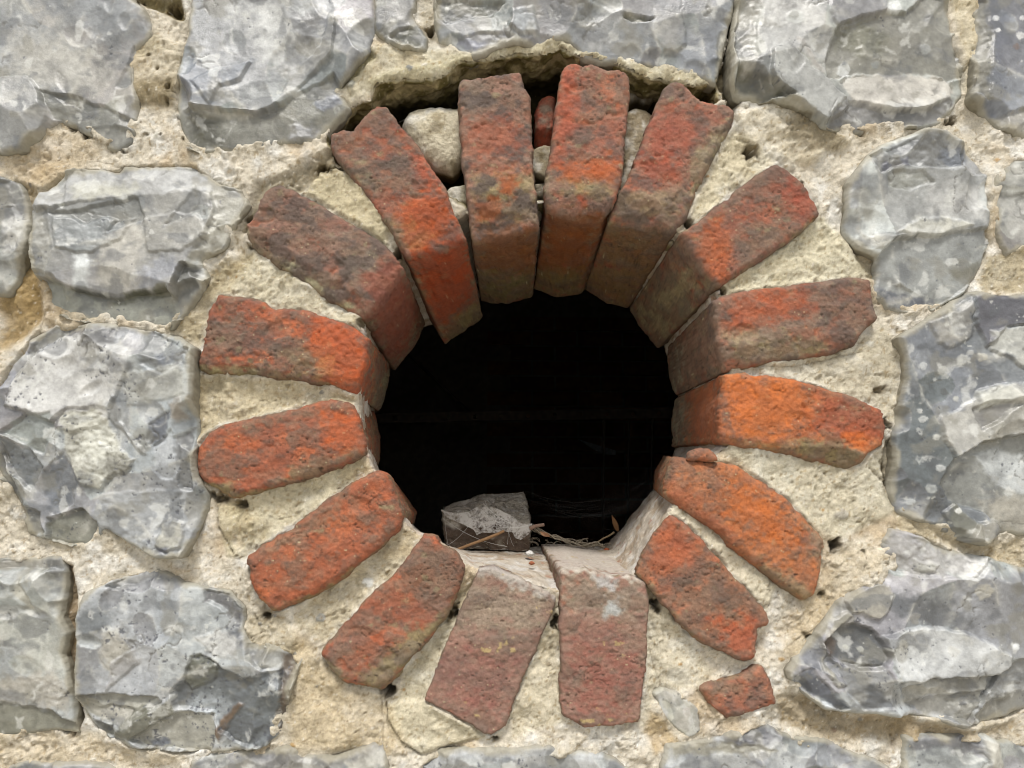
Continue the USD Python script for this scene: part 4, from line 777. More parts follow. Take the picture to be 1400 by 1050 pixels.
def mortar_field(u, v):
    sm = 0.3 + 0.9 * sst(nz(u, v, 60, 34, 3), -0.12, 0.12)          # some of it trowelled smooth, some crumbled away
    h = nz(u, v, 70, 1, 3) * 16 + nz(u, v, 24, 2, 4) * 18 + sm * nz(u, v, 8, 3, 3) * 4.5 * (0.5 + 1.6 * sst(nz(u, v, 45, 31, 2), -0.1, 0.2)) + nz(u, v, 3.4, 4) * 1.6 + sm * sst(nz(u, v, 5.5, 32, 2), 0.10, 0.22) * 2.2 - sm * sst(nz(u, v, 9, 33, 3), 0.15, 0.26) * 2.6
    wu = u + 9 * nz(u, v, 20, 71, 3); wv = v + 9 * nz(u, v, 20, 72, 3)
    c = np.tile(A((235, 226, 207)), (len(u), 1))
    c = lerp(c, A((252, 249, 240)), sst(nz(wu, wv, 22, 5, 5), -0.04, 0.20))
    c = lerp(c, A((212, 190, 156)), sst(nz(u, v, 80, 6, 4) + 0.2 * nz(u, v, 12, 7, 2), 0.02, 0.2) * 0.75)
    c = lerp(c, A((164, 146, 112)), sst(nz(wu, wv, 38, 8, 4), 0.13, 0.28) * 0.6)
    for poly, dz, soft, colr, cw, rg in MREG:
        poly = np.asarray(poly, float)
        b = (wu > poly[:, 0].min() - 25) & (wu < poly[:, 0].max() + 25) & (wv > poly[:, 1].min() - 25) & (wv < poly[:, 1].max() + 25)
        w = np.zeros(u.shape)
        w[b] = sst(sdist(u[b] + 0.5 * (wu - u)[b], v[b] + 0.5 * (wv - v)[b], poly), -soft / 2, soft / 2)
        h += w * dz
        if rg: h += w * rg * nz(u, v, 12, 88, 3)
        if colr:
            wc = np.zeros(u.shape)
            wc[b] = sst(sdist(wu[b], wv[b], poly), -max(soft, 8) / 2 - 3, max(soft, 8) / 2)
            c = lerp(c, A(colr), wc * cw)
    for (x, y, rx, ry, rot, dep) in PITS:
        rx, ry = 0.8 * rx, 0.8 * ry
        b = (np.abs(u - x) < 3 * max(rx, ry)) & (np.abs(v - y) < 3 * max(rx, ry))
        if not b.any(): continue
        a = math.radians(rot)
        jt = 1.25 * min(12, max(rx, ry))
        dx, dy = u[b] - x + jt * 2 * nz(u[b], v[b], 9, 91, 3), v[b] - y + jt * 2 * nz(u[b], v[b], 9, 92, 3)
        r = np.hypot((dx * math.cos(a) + dy * math.sin(a)) / rx, (-dx * math.sin(a) + dy * math.cos(a)) / ry)
        w = 1 - sst(r, 0.35, 1.15)
        h[b] -= w * dep
        c[b] = lerp(c[b], A((112, 98, 70)), (1 - sst(r, 0.8, 1.9)) * 0.75)
    pit = sst(nz(u, v, 4.2, 15), 0.30, 0.42)
    h -= pit * 2.6
    c = lerp(c, A((140, 122, 92)), pit * 0.45)
    for pts_, wd, dep in CRACKS:
        pl = np.asarray(pts_, float)
        b = (u > pl[:, 0].min() - 12) & (u < pl[:, 0].max() + 12) & (v > pl[:, 1].min() - 12) & (v < pl[:, 1].max() + 12)
        if not b.any(): continue
        ub, vb = u[b] + 5 * nz(u[b], v[b], 9, 97, 3), v[b] + 5 * nz(u[b], v[b], 9, 98, 3)
        dd = np.full(ub.shape, 1e9)
        for (xa, ya), (xb, yb) in zip(pl[:-1], pl[1:]):
            t = np.clip(((ub - xa) * (xb - xa) + (vb - ya) * (yb - ya)) / ((xb - xa) ** 2 + (yb - ya) ** 2), 0, 1)
            dd = np.minimum(dd, np.hypot(ub - xa - t * (xb - xa), vb - ya - t * (yb - ya)))
        w = 1 - sst(dd, wd * 0.2, wd * 1.0)
        h[b] -= w * dep * 0.55
        c[b] = lerp(c[b], A((120, 102, 72)), w * 0.35)
    for x, y, r, colr in PEBBLES:
        b = (np.abs(u - x) < 2 * r) & (np.abs(v - y) < 2 * r)
        if not b.any(): continue
        rr = np.hypot(u[b] - x + r * nz(u[b], v[b], 6, 99, 2), (v[b] - y) * 1.3 + r * nz(u[b], v[b], 6, 100, 2)) / r
        w = 1 - sst(rr, 0.75, 1.0)
        h[b] += (1 - np.clip(rr, 0, 1) ** 2) * r * 0.35
        c[b] = lerp(c[b], A(colr), w * 0.9)
    g = nz(u, v, 2.3, 16)
    c = lerp(c, A((248, 242, 228)), sst(g, 0.26, 0.40) * 0.8)
    c = lerp(c, A((126, 106, 78)), sst(-g, 0.30, 0.42) * 0.75)
    c = lerp(c, A((170, 146, 100)), sst(nz(u, v, 3.6, 19, 2), 0.12, 0.26) * 0.6)
    c *= (1 + 0.45 * nz(u, v, 6, 17, 3) + 0.3 * nz(wu, wv, 20, 18, 4))[:, None]
    return h, c

din = np.full(len(u), -99.0)
for _, spec in FLINTS:
    poly = np.asarray(spec[0], float)
    b = fine & (u > poly[:, 0].min() - 40) & (u < poly[:, 0].max() + 40) & (v > poly[:, 1].min() - 40) & (v < poly[:, 1].max() + 40)
    din[b] = np.maximum(din[b], sdist(u[b], v[b], poly))
dh = np.full(len(u), -999.0)
b = fine & (u > 430) & (u < 1050) & (v > 240) & (v < 850)
dh[b] = sdist(u[b], v[b], HOLE)                             # positive inside the opening
dc = np.full(len(u), -999.0)
b = fine & (u > 400) & (u < 1030) & (v > 40) & (v < 380)
dc[b] = sdist(u[b] + 7 * nz(u[b], v[b], 12, 95, 3), v[b] + 7 * nz(u[b], v[b], 12, 96, 3), CAVITY)
drop = (dh > 0.0) | (din > 26) | (dc > 0)
h = np.zeros(len(u)); c = np.tile(A((206, 192, 160)), (len(u), 1))
b = fine & ~drop
h[b], c[b] = mortar_field(u[b], v[b])
h[~fine] = nz(u[~fine], v[~fine], 160, 1, 2) * 14
near = np.exp(-np.maximum(-din, 0) / 9.0) * (din > -60)
h += near * (2.5 + 28 * nz(u, v, 36, 55, 3)).clip(-5, 11) - np.clip(din + 0.5 - 7 * sst(nz(u, v, 50, 58, 3), -0.02, 0.14), 0, 30) * 1.5
nb_ = np.full(len(u), -99.0)
for _, spec in BRICKS:
    poly = np.asarray(spec[0], float)
    b = fine & (u > poly[:, 0].min() - 30) & (u < poly[:, 0].max() + 30) & (v > poly[:, 1].min() - 30) & (v < poly[:, 1].max() + 30)
    nb_[b] = np.maximum(nb_[b], sdist(u[b], v[b], poly))
h += np.exp(-np.abs(nb_) / 6.5) * (nb_ > -40) * (3 + 30 * nz(u, v, 26, 57, 3)).clip(-4, 10)                  # smeared up against some stones, shrunk away from others
c = lerp(c, A((186, 174, 146)), near * sst(nz(u, v, 28, 56, 3), -0.1, 0.2) * 0.5)
edge = np.clip(1 + dh / 9.0, 0, 1)
h -= np.where(dh > -9, 9 * (1 - np.sqrt(np.clip(1 - edge ** 2, 0, 1))), 0)
edge = np.clip(1 + dc / 7.0, 0, 1)
h -= np.where(dc > -7, 7 * (1 - np.sqrt(np.clip(1 - edge ** 2, 0, 1))), 0)
P = point(u, v, 0.0)
P[:, 1] -= h * S
hg = h.reshape(shape)
steep = sst(np.hypot(np.gradient(hg, axis=0), np.gradient(hg, axis=1)).ravel(), 2.5, 8) * fine      # ragged, crumbling faces where the mortar breaks away
k = steep > 0
q = P[k] / S
P[k] += (np.stack([fbm(q / 13 + 5 * j, 3, 60 + j) - 0.5 for j in range(3)], 1) * np.array([11, 16, 11]) * steep[k, None]) * S
c[k] *= (0.55 + 0.9 * fbm(q / 6, 3, 66))[:, None]
I = np.arange(len(u)).reshape(shape)
q00, q01, q10, q11 = I[:-1, :-1].ravel(), I[:-1, 1:].ravel(), I[1:, :-1].ravel(), I[1:, 1:].ravel()
ok = ~(drop[q00] | drop[q01] | drop[q10] | drop[q11])
T = np.vstack([np.stack([q00, q10, q01], 1)[ok], np.stack([q01, q10, q11], 1)[ok]])
keep = np.unique(T)
re = np.full(len(u), -1); re[keep] = np.arange(len(keep))
put('mortar', P[keep], re[T], MORTAR, wall, np.clip(c[keep], 0.01, 0.8), label='cream gritty lime mortar with pits and olive stains')

def sleeve():
    loop, src = resample(HOLE, 2.2)
    hb = np.asarray(HOLE_BACK, float)
    bk2 = np.array([hb[i] * (1 - t) + hb[(i + 1) % len(hb)] * t for i, t in src])
    loop, bk2 = smooth_loop(loop, 4), smooth_loop(bk2, 4)
    hf, _ = mortar_field(loop[:, 0], loop[:, 1])
    A0 = point(loop[:, 0], loop[:, 1], 0.0); A0[:, 1] -= (hf - 7) * S
    B0 = point(bk2[:, 0], bk2[:, 1], HB)
    out = (loop - loop.mean(0)); out /= np.linalg.norm(out, axis=1, keepdims=True)
    first = point(loop[:, 0] + 4 * out[:, 0], loop[:, 1] + 4 * out[:, 1], 0.0); first[:, 1] -= (hf - 4) * S
    rows = [first] + [A0 * (1 - t) + B0 * t for t in np.linspace(0, 1, 75)]
    o3 = B0 - B0.mean(0); o3[:, 1] = 0; o3 /= np.linalg.norm(o3, axis=1, keepdims=True)
    rows += [B0 + o3 * 4 * S + [0, 3 * S, 0], B0 + o3 * 0.1 + [0, 4 * S, 0], B0 + o3 * 2.6 + [0, 4 * S, 0]]
    n = len(loop)
    V = np.vstack(rows)
    L = [np.arange(n) + n * k for k in range(len(rows))]
    T = skirt(L, loop)[:, ::-1]
    _, _, N = usdkit.meshkit.arrays((V, T), True)
    q = V / S
    amt = np.ones(len(V)); amt[-2 * n:] = 0
    V = V + N * (((fbm(q / 24, 3, 5) - 0.5) * 10 + (fbm(q / 5, 2, 6) - 0.5) * 3.0) * S * amt)[:, None]
    c = np.tile(A((226, 214, 196)), (len(V), 1))
    c = lerp(c, A((242, 236, 226)), sst(fbm(q / 20, 3, 8), 0.5, 0.65))
    c = lerp(c, A((190, 168, 140)), sst(fbm(q / 28, 4, 9), 0.52, 0.66) * 0.7)
    c = lerp(c, A((186, 120, 88)), sst(fbm(q / 16, 3, 10), 0.66, 0.74) * 0.5)
    g = noise(q / 2.5, 12)
    c = lerp(c, A((110, 92, 72)), sst(g, 0.88, 0.94) * 0.6)
    return V, T, c
def cavity():
    loop, _ = resample(CAVITY, 1.8)
    loop = smooth_loop(loop, 3)
    loop = loop - 7 * np.stack([nz(loop[:, 0], loop[:, 1], 12, 95, 3), nz(loop[:, 0], loop[:, 1], 12, 96, 3)], 1)
    n = len(loop)
    hf, cf = mortar_field(loop[:, 0], loop[:, 1])
    out = loop - np.roll(loop, 1, 0) + np.roll(loop, -1, 0) - loop
    out = np.stack([out[:, 1], -out[:, 0]], 1) * 1.0
    if np.sum(loop[:, 0] * np.roll(loop[:, 1], -1) - np.roll(loop[:, 0], -1) * loop[:, 1]) < 0: out = -out
    out /= np.linalg.norm(out, axis=1, keepdims=True) + 1e-9
    rows = []
    for k, (o, dh_) in enumerate([(4.5, -5), (2, -5), (0, -7)]):
        p = point(loop[:, 0] + o * out[:, 0], loop[:, 1] + o * out[:, 1], 0.0); p[:, 1] -= (hf + dh_) * S; rows.append(p)
    deep = -112.0
    top = rows[-1]
    for t in np.linspace(0, 1, 62)[1:]:
        p = top.copy(); p[:, 1] = top[:, 1] * (1 - t) - deep * S * t
        rows.append(p)
    pts, tri = fill(loop, 3.0)
    fl = point(pts[:, 0], pts[:, 1], 0.0); fl[:, 1] = -deep * S - S * nz(pts[:, 0], pts[:, 1], 25, 4, 3) * 30
    V = np.vstack(rows + [fl])
    L = [np.arange(n) + n * k for k in range(len(rows))]
    T = np.vstack([skirt(L, loop)[:, ::-1], tri + n * len(rows)])
    _, _, N = usdkit.meshkit.arrays((V, T), True)
    q = V / S
    amt = np.ones(len(V)); amt[:2 * n] = 0.15
    V = V + N * (((fbm(q / 20, 3, 21) - 0.5) * 17 + (fbm(q / 7, 3, 22) - 0.5) * 6 + (noise(q / 2.6, 23) - 0.5) * 1.5) * S * amt)[:, None]
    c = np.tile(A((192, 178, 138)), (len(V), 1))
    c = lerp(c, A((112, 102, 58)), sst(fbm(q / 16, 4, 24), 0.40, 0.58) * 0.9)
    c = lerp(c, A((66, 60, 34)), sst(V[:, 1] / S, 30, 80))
    c[:n] = cf; c[n:2 * n] = cf
    g = noise(q / 2.6, 25)
    c = lerp(c, A((216, 204, 168)), sst(g, 0.78, 0.9) * 0.5 * (1 - sst(V[:, 1] / S, 20, 50)))
    c *= (0.6 + 0.8 * fbm(q / 6, 3, 26))[:, None]
    return V, T, np.clip(c, 0.01, 0.8)
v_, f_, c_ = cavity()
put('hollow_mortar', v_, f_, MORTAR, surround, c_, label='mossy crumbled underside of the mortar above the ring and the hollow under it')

v_, f_, c_ = sleeve()
put('reveal_mortar', v_, f_, MORTAR, surround, c_, label='pale dusty mortar bed lining the opening and its sill')

# ------------------------------------------------------------------ ground
GROUND = usdkit.material(stage, '/World/Looks/gravel', {'n': ('noise_texture', {'scale': 40, 'detail': 6}), 'g': ('geometry', {}),
    'r': ('rgb_ramp', {'ramp': [(0.3, (0.28, 0.26, 0.21)), (0.7, (0.48, 0.44, 0.37))]}), 'p': ('principled_bsdf', {'roughness': 0.95})},
    [('g.position', 'n.vector'), ('n.fac', 'r.fac'), ('r.color', 'p.base_color')], surface='p.BSDF')
put('ground', np.array([[-60, -60, 0], [60, -60, 0], [60, 60, 0], [-60, 60, 0]], float), np.array([[0, 1, 2], [0, 2, 3]]), GROUND, smooth=False, kind='structure')

# ------------------------------------------------------------------ lumps of mortar left in the gaps of the ring
def lump(x, y, h, rx, ry, rz, seed, colr=(206, 194, 160), sub=5):
    s = trimesh.creation.icosphere(sub)
    n = np.array(s.vertices)
    r = 1 + 0.34 * (fbm(n * 1.6 + seed, 3, seed) - 0.5) + 0.16 * (fbm(n * 6 + seed, 3, seed + 1) - 0.5)
    V = point(x, y, h) + n * r[:, None] * np.array([rx, rz, ry]) * S
    q = V / S
    c = np.tile(A(colr), (len(V), 1))
    c = lerp(c, A((236, 228, 206)), sst(fbm(q / 9, 4, seed + 2), 0.5, 0.66) * 0.8)
    c = lerp(c, A((150, 132, 92)), sst(fbm(q / 11, 4, seed + 3), 0.54, 0.7) * 0.8)
    g = noise(q / 2.4, seed + 5)
    c = lerp(c, A((110, 94, 66)), sst(g, 0.84, 0.93) * 0.7)
    return V, np.array(s.faces), np.clip(c, 0.01, 0.8)
def packing(poly, h0, R, colr, label, seed, dark=(150, 134, 96)):
    loop, _ = resample(poly, 1.6)
    loop = wobble(wobble(smooth_loop(loop, 5), 3, 16, seed), 1.2, 5, seed + 1)
    pts, tri = fill(loop, 1.7)
    u, v = pts.T
    d, _ = cKDTree(loop).query(pts)
    h = nz(u, v, 30, seed, 3) * 10 + nz(u, v, 9, seed + 2, 3) * 4 + nz(u, v, 3.2, seed + 3) * 1.8
    q = np.clip(1 - d / R, 0, 1)
    h = h0 + h - R * (1 - np.sqrt(np.clip(1 - q * q, 0, 1)))
    c = np.tile(A(colr), (len(u), 1))
    c = lerp(c, A((250, 246, 234)), sst(nz(u, v, 16, seed + 5, 4), -0.02, 0.18) * 0.8)
    c = lerp(c, A(dark), sst(nz(u, v, 20, seed + 6, 4), 0.04, 0.2) * 0.7)
    c = lerp(c, A((120, 102, 76)), sst(nz(u, v, 2.5, seed + 7), 0.30, 0.42) * 0.7)
    c *= (1 + 0.4 * nz(u, v, 6, seed + 8, 3))[:, None]
    V, T, C, _ = finish(loop, u, v, h, h0, tri, c, np.ones(len(u)), [(0.1, 0), (0.2, 0), (0.35, -1), (0.55, -2), (0.8, -4), (1, -6)], 70, A((140, 126, 90)))
    put('mortar_lump', V, T, MORTAR, surround, np.clip(C, .01, .8), label=label)
packing([(546,168),(556,146),(585,138),(640,142),(642,205),(620,231),(592,224),(574,206),(556,184)], -20, 24, (232,222,196), 'rounded cream mortar lump wedged in the gap above the ring', 501)
packing([(608,262),(618,252),(640,250),(642,276),(628,282),(612,276)], -26, 7, (206,198,172), None, 511)
packing([(724,204),(745,196),(764,202),(756,236),(746,246),(728,236)], -34, 6, (176,164,138), None, 521)
packing([(730,250),(750,248),(748,262),(741,272),(731,266)], -40, 5, (170,160,138), None, 531)
packing([(846,158),(866,144),(884,148),(902,160),(886,206),(868,250),(848,300),(830,296),(838,262),(854,230)], -22, 9, (178,164,136), None, 541, (130,116,90))
packing([(860,98),(884,106),(906,118),(892,140),(872,132),(858,140)], -46, 8, (150,138,116), None, 551)
packing([(916,330),(925,316),(938,316),(940,328),(928,338)], -30, 4, (196,194,188), None, 561)

# ------------------------------------------------------------------ the dark room behind the wall
DIM = coloured('old_limewash', 30, 0.25, 0.004, rough=0.95, spec=0.1)
def box(x0, x1, y0, y1, z0, z1):
    b = trimesh.creation.box([x1 - x0, y1 - y0, z1 - z0])
    b.apply_translation([(x0 + x1) / 2, (y0 + y1) / 2, (z0 + z1) / 2])
    return np.array(b.vertices), np.array(b.faces)
RX, RY, RZ = 1.5, 3.0, 2.5
def putbox(name, b, mat, colr, parent='/World', **t):
    v, f = b
    return put(name, v, f, mat, parent, np.tile(A(colr), (len(v), 1)), smooth=False, **t)
putbox('room_floor', box(-RX, RX, 0.215, RY, -0.02, 0.012), DIM, (240, 230, 214), kind='structure')
putbox('room_ceiling', box(-RX, RX, 0.215, RY, RZ, RZ + 0.1), DIM, (240, 230, 214), kind='structure')
putbox('room_wall', box(-RX - 0.1, -RX, 0.215, RY + 0.1, 0.012, RZ), DIM, (240, 230, 214), kind='structure')
putbox('room_wall', box(RX, RX + 0.1, 0.215, RY + 0.1, 0.012, RZ), DIM, (240, 230, 214), kind='structure')
back = putbox('room_wall', box(-RX, RX, RY, RY + 0.1, 0.012, RZ), DIM, (240, 230, 214), kind='structure')
rng = np.random.default_rng(4)
for row in range(16):
    z = 1.05 + row * 0.075
    for k in range(7):
        x = 0.02 + k * 0.225 + (row % 2) * 0.1125
        v, f = box(x, x + 0.213, RY - 0.012 + rng.uniform(-.004, .004), RY + 0.02, z, z + 0.064)
        put('brick', v, f, DIM, back, np.tile(A((228, 190, 164)) * rng.uniform(.7, 1.15), (len(v), 1)), smooth=False)

IRON = usdkit.material(stage, '/World/Looks/rusty_iron', {'g': ('geometry', {}), 'n': ('noise_texture', {'scale': 60, 'detail': 5}),
    'r': ('rgb_ramp', {'ramp': [(0.35, (0.12, 0.09, 0.07)), (0.7, (0.24, 0.18, 0.14))]}), 'p': ('principled_bsdf', {'roughness': 0.7})},
    [('g.position', 'n.vector'), ('n.fac', 'r.fac'), ('r.color', 'p.base_color')], surface='p.BSDF')
def join(parts):
    vs, fs, n = [], [], 0
    for v, f in parts:
        vs.append(v); fs.append(f + n); n += len(v)
    return np.vstack(vs), np.vstack(fs)
def tube(pts, r, sides=7):
    from shapely import affinity
    p = np.asarray(pts, float)
    t = np.gradient(p, axis=0); t /= np.linalg.norm(t, axis=1, keepdims=True) + 1e-12
    a = np.cross(t, np.where(np.abs(t[:, 2:]) < 0.9, [0, 0, 1.0], [1.0, 0, 0])); a /= np.linalg.norm(a, axis=1, keepdims=True) + 1e-12
    b = np.cross(t, a)
    an = np.arange(sides) * 2 * np.pi / sides
    r = np.broadcast_to(r, (len(p),))
    V = (p[:, None] + r[:, None, None] * (np.cos(an)[None, :, None] * a[:, None] + np.sin(an)[None, :, None] * b[:, None])).reshape(-1, 3)
    i, j = np.meshgrid(np.arange(len(p) - 1), np.arange(sides), indexing='ij')
    q = np.stack([i * sides + j, i * sides + (j + 1) % sides, (i + 1) * sides + (j + 1) % sides, (i + 1) * sides + j], -1).reshape(-1, 4)
    caps = [[0, k + 1, k] for k in range(1, sides - 1)] + [[(len(p) - 1) * sides, (len(p) - 1) * sides + k, (len(p) - 1) * sides + k + 1] for k in range(1, sides - 1)]
    return V, np.vstack([q[:, [0, 1, 2]], q[:, [0, 2, 3]], np.array(caps)])
def at(u, v, y):
    return point(u, v, -y / S)
# perforated rail with bars below it, a pale board behind them, a slanting rod
rack = xform('hay_rack', label='rusty hay rack of a pierced flat rail with thin upright bars in the dark room', cat='hay rack', kind='thing')
rail = shapely.box(0, 0, 1.5, 0.026)
for k in range(20):
    rail = rail.difference(shapely.Point(0.05 + k * 0.071, 0.013).buffer(0.006, 6))
rm = trimesh.creation.extrude_polygon(rail, 0.006, engine='earcut')
rv = np.array(rm.vertices)
o = at(440, 580, 1.4)
rv = np.stack([o[0] + rv[:, 0], o[1] + rv[:, 2], o[2] + rv[:, 1] + rv[:, 0] * 0.022], 1)
put('rail', rv, np.array(rm.faces)[:, ::-1], IRON, rack, smooth=False)
for k, x in enumerate((826, 860, 892, 926)):
    top, bot = at(x, 566, 1.42), at(x - 2, 760, 1.36)
    v, f = tube([top + (bot - top) * t for t in np.linspace(0, 1, 5)], 0.0035, 8)
    put('bar', v, f, IRON, rack)
a_, b_ = at(556, 482, 1.8), at(640, 562, 1.6)
v, f = tube([a_ + (b_ - a_) * t for t in np.linspace(-0.5, 1.1, 5)], 0.005, 8)
put('slanting_rod', v, f, IRON, label='thin rod slanting down behind the left end of the pierced rail', cat='rod', kind='thing')
tri = np.array([at(790, 600, 1.6), at(842, 616, 1.6), at(842, 622, 1.6), at(826, 621, 1.6), at(812, 615, 1.6)])
v = np.vstack([tri, tri + [0, 0.008, 0]]); n5 = 5
f = [[0, k + 1, k] for k in range(1, 4)] + [[5, 5 + k, 6 + k] for k in range(1, 4)]
for k in range(5):
    k2 = (k + 1) % 5
    f += [[k, k2, 5 + k], [k2, 5 + k2, 5 + k]]
put('pale_board', v, np.array(f), DIM, '/World', np.tile(A((235, 238, 240)), (10, 1)), smooth=False, label='pale pointed scrap of board behind the upright bars of the rack', cat='board', kind='thing')
sh = box(*sorted([at(840, 617, 1.7)[0], at(940, 617, 1.7)[0]]), 1.69, 1.75, at(840, 619, 1.7)[2], at(840, 616, 1.7)[2])
putbox('shelf_edge', sh, DIM, (190, 180, 160), label='thin pale shelf edge in the dark to the right of the scrap of board', cat='shelf', kind='thing')

# ------------------------------------------------------------------ what lies on the sill
def rubble():
    fr = [(605, 699), (655, 722), (725, 716), (724, 754), (609, 750)]
    bk = [(620, 690), (662, 676), (716, 672), (722, 742), (618, 738)]
    pts = np.vstack([at(*p, 0.160) for p in fr] + [at(*p, 0.235) for p in bk])
    hull = trimesh.convex.convex_hull(pts)
    vv, ff = trimesh.remesh.subdivide_to_size(hull.vertices, hull.faces, 0.0016)
    t = trimesh.Trimesh(vv, ff); t.merge_vertices()
    V, f = np.array(t.vertices), np.array(t.faces)
    N = np.array(t.vertex_normals); q = V / S
    V = V + N * (((fbm(q / 34, 4, 3) - 0.5) * 20 + (fbm(q / 9, 3, 4) - 0.5) * 6) * S)[:, None]
    c = np.tile(A((196, 188, 172)), (len(V), 1))
    c = lerp(c, A((222, 216, 204)), sst(fbm(q / 14, 4, 7), 0.48, 0.64))
    dark = sst(-N[:, 1], 0.35, 0.7) * sst(fbm(q / 30, 3, 9), 0.36, 0.5)       # dirt caked on the broken front
    c = lerp(c, A((104, 84, 70)), dark * 0.9)
    c = lerp(c, A((120, 112, 100)), sst(fbm(q / 8, 4, 11), 0.58, 0.7) * 0.6)
    return V, f, np.clip(c, .01, .8)
v_, f_, c_ = rubble()
put('rubble_stone', v_, f_, MORTAR, '/World', c_, label='broken grey stone under cobweb on the sill of the opening', cat='stone', kind='thing')

WEB = usdkit.material(stage, '/World/Looks/cobweb', {'g': ('geometry', {}),
    'n': ('noise_texture', {'scale': 420, 'detail': 7.0, 'roughness': 0.7, 'distortion': 0.6}), 'n2': ('noise_texture', {'scale': 110, 'detail': 4.0}),
    'ad': ('math', {'math_type': 'multiply_add', 'value2': 0.8}),
    'r': ('map_range', {'from_min': 0.74, 'from_max': 0.98, 'to_min': 0.0, 'to_max': 0.92, 'clamp': True}),
    't': ('transparent_bsdf', {}), 'd': ('diffuse_bsdf', {'color': (0.40, 0.385, 0.36)}), 'm': ('mix_closure', {})},
    [('g.position', 'n.vector'), ('g.position', 'n2.vector'), ('n2.fac', 'ad.value1'), ('n.fac', 'ad.value3'), ('ad.value', 'r.value'), ('r.result', 'm.fac'), ('t.BSDF', 'm.closure1'), ('d.BSDF', 'm.closure2')], surface='m.closure')
STRAND = usdkit.material(stage, '/World/Looks/web_strand', {'d': ('principled_bsdf', {'base_color': (0.50, 0.49, 0.46), 'roughness': 0.7})}, [], surface='d.BSDF')
FAINT = usdkit.material(stage, '/World/Looks/faint_strand', {'d': ('diffuse_bsdf', {'color': (0.22, 0.22, 0.22)})}, [], surface='d.BSDF')
def web_sheet(outline, depth, sag, seed):
    loop, _ = resample(outline, 2.5)
    loop = wobble(loop, 2.5, 8, seed)
    p, tr = fill(loop, 3.0)
    d, _ = cKDTree(loop).query(p)
    y = depth(p[:, 0], p[:, 1]) + sag * nz(p[:, 0], p[:, 1], 18, seed, 3) * S
    return point(p[:, 0], p[:, 1], -y / S), tr
def strands(n, ends_a, ends_b, ya, yb, sag, seed, r=0.00012):
    g = np.random.default_rng(seed); out = []
    for _ in range(n):
        a = np.array(ends_a[g.integers(len(ends_a))], float) + g.normal(0, 6, 2); b = np.array(ends_b[g.integers(len(ends_b))], float) + g.normal(0, 6, 2)
        pa, pb = at(*a, ya + g.uniform(-.012, .012)), at(*b, yb + g.uniform(-.012, .012))
        t = np.linspace(0, 1, 14)[:, None]
        p = pa + (pb - pa) * t
        p[:, 2] -= (4 * t[:, 0] * (1 - t[:, 0])) * sag * g.uniform(.4, 1.5) * S
        out.append(tube(p, r * g.uniform(.6, 1.3), 4))
    return join(out)
cob = xform('cobweb', label='dusty grey cobweb draped over the broken stone on the sill', cat='cobweb', kind='thing')
v, f = web_sheet([(603,697),(622,702),(640,700),(655,692),(680,695),(700,706),(712,716),(727,716),(724,728),(712,738),(704,736),(700,728),(688,726),(676,728),(660,728),(652,732),(648,724),(630,716),(612,708)], lambda a, b: 0.150 + 0 * a, 14, 3)
put('web_sheet', v, f, WEB, cob)
v, f = strands(9, [(605,700),(612,706),(640,712),(660,700),(700,715),(668,678)], [(640,735),(655,728),(690,728),(722,722),(726,717),(700,740),(620,745)], 0.150, 0.148, 12, 5, 0.00012)
put('strand', v, f, STRAND, cob)
cob2 = xform('cobweb', label='faint cobweb sagging in the dark at the right of the opening', cat='cobweb', kind='thing')
v, f = strands(18, [(893,648),(896,655),(890,668),(880,680)], [(722,674),(730,700),(760,690),(800,700),(840,724),(720,690)], 0.20, 0.21, 30, 8, 0.00003)
put('strand', v, f, FAINT, cob2)

TWIG = coloured('dry_stem', 500, 0.2, 0.0006, rough=0.85, spec=0.2)
def stem(name, pts, r, colr, seed, label, cat='twig', wig=1.0):
    p = np.array([at(*q) for q in pts])
    k = np.linspace(0, len(p) - 1, 40)
    i = np.minimum(k.astype(int), len(p) - 2); t = (k - i)[:, None]
    c = p[i] * (1 - t) + p[i + 1] * t
    c = c + (np.stack([noise(np.stack([k * 1.3, k * 0 + seed, k * 0 + j], -1), seed + j) for j in range(3)], 1) - 0.5) * 3 * wig * S
    v, f = tube(c, r * S * (0.8 + 0.5 * noise(np.stack([k * 2, k * 0, k * 0], -1), seed)), 8)
    put(name, v, f, TWIG, '/World', np.tile(A(colr), (len(v), 1)), label=label, cat=cat, kind='thing')
stem('twig', [(624,752,.140),(650,742,.142),(690,726,.145)], 2.6, (168, 132, 96), 1, 'straight brown twig leaning across the foot of the broken stone')
stem('twig', [(724,723,.150),(733,719,.150),(744,717,.152)], 3.0, (150, 124, 108), 2, 'short stub of twig sticking out beside the broken stone', wig=.4)
stem('twig', [(812,745,.185),(826,736,.185),(840,727,.188)], 1.6, (190, 168, 130), 3, 'thin pale twig end at the right of the sill')
g = np.random.default_rng(12)
parts = []
for k in range(9):
    base = [(730,722),(742,729),(760,734),(780,741),(800,746),(815,744),(826,747)]
    p = np.array([at(x + g.normal(0, 2.2), y + g.normal(0, 2.0), .168 + g.normal(0, .003)) for x, y in base])
    kk = np.linspace(0, 6, 44); i = np.minimum(kk.astype(int), 5); t = (kk - i)[:, None]
    parts.append(tube(p[i] * (1 - t) + p[i + 1] * t + (g.random((44, 3)) - .5) * 2 * S, g.uniform(.5, 1.3) * S, 5))
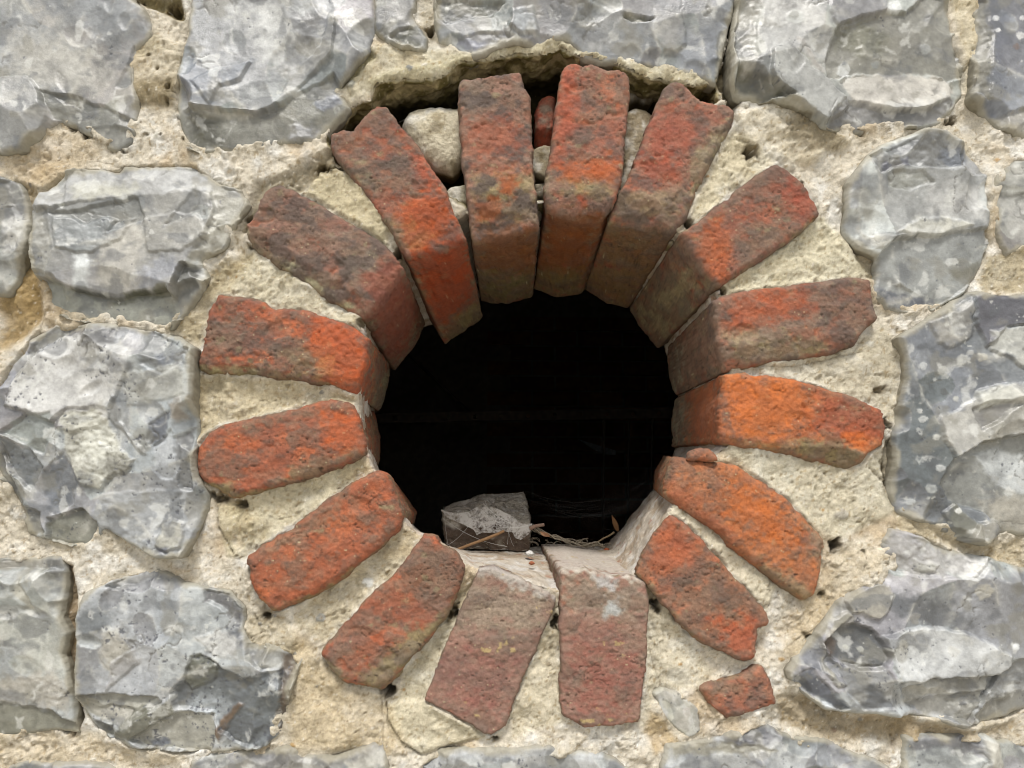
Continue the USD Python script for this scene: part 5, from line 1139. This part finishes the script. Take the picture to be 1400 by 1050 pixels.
for k in range(34):                       # curled fibres and rootlets caught round them
    x0 = g.uniform(612, 840); y0 = 751 - 8 * math.sin((x0 - 612) / 230 * 3) + g.normal(0, 2.5)
    ph, r0, tw = g.uniform(0, 6.3), g.uniform(3, 9), g.uniform(2.5, 6)
    s_ = np.linspace(0, 1, 18)
    p = np.array([at(x0 + r0 * math.cos(ph + tw * s) + 9 * s * math.cos(ph), y0 - abs(r0 * math.sin(ph + tw * s)) * 0.8, .165 + .006 * math.sin(tw * s)) for s in s_])
    parts.append(tube(p, g.uniform(.22, .5) * S, 4))
v, f = join(parts)
put('dried_stems', v, f, TWIG, '/World', np.tile(A((168, 156, 136)), (len(v), 1)), label='tangled string of dried grey stems hanging along the back of the sill', cat='dried stems', kind='thing')
def leaf(tip, base, half, y, colr, label):
    a, b = at(*base, y), at(*tip, y - .006)
    n = 12; t = np.linspace(0, 1, n)
    mid = a + (b - a) * t[:, None]; mid[:, 1] -= np.sin(t * 3.1) * 4 * S
    w = np.sin(np.pi * t ** 0.8) * half * S + 0.2 * S
    side = np.array([1, .4, .35])
    rows = [mid - side * w[:, None] + [0, -.001, 0], mid, mid + side * w[:, None] * .8 + [0, -.0015, 0]]
    V = np.vstack(rows + [r + [0, 0.0006, 0] for r in rows])
    f = []
    for o, s in ((0, 1), (3 * n, -1)):
        for r in range(2):
            for k in range(n - 1):
                q = [o + r * n + k, o + (r + 1) * n + k, o + (r + 1) * n + k + 1, o + r * n + k + 1]
                f += [[q[0], q[1], q[2]][::s], [q[0], q[2], q[3]][::s]]
    put('dry_leaf', V, np.array(f), TWIG, '/World', np.tile(A(colr), (len(V), 1)), label=label, cat='leaf', kind='thing')
leaf((836, 704), (845, 727), 4.5, .178, (150, 112, 76), 'curled brown dead leaf standing at the right end of the sill')
leaf((738, 726), (752, 734), 5, .160, (196, 150, 118), 'tiny pinkish dead leaf caught in the dried stems')
def crumb(name, x, y, dep, r, colr, seed, label, cat):
    s = trimesh.creation.icosphere(3); n = np.array(s.vertices)
    V = at(x, y, dep) + n * (1 + .7 * (fbm(n * 1.7 + seed, 3, seed) - .5))[:, None] * np.array([r * 1.2, r, r * .8]) * S
    put(name, V, np.array(s.faces), MORTAR, '/World', np.tile(A(colr), (len(V), 1)), label=label, cat=cat, kind='thing')
crumb('mortar_crumb', 724, 757, .12, 6, (240, 238, 232), 1, 'white crumb of mortar lying on the sill', 'crumb')
crumb('brick_crumb', 727, 770, .07, 3.5, (186, 116, 86), 2, 'small orange brick crumb on the sill left of the upright purple brick', 'crumb')
crumb('brick_crumb', 829, 752, .17, 4.5, (196, 112, 76), 3, 'orange brick crumb at the right of the sill, below the dead leaf', 'crumb')
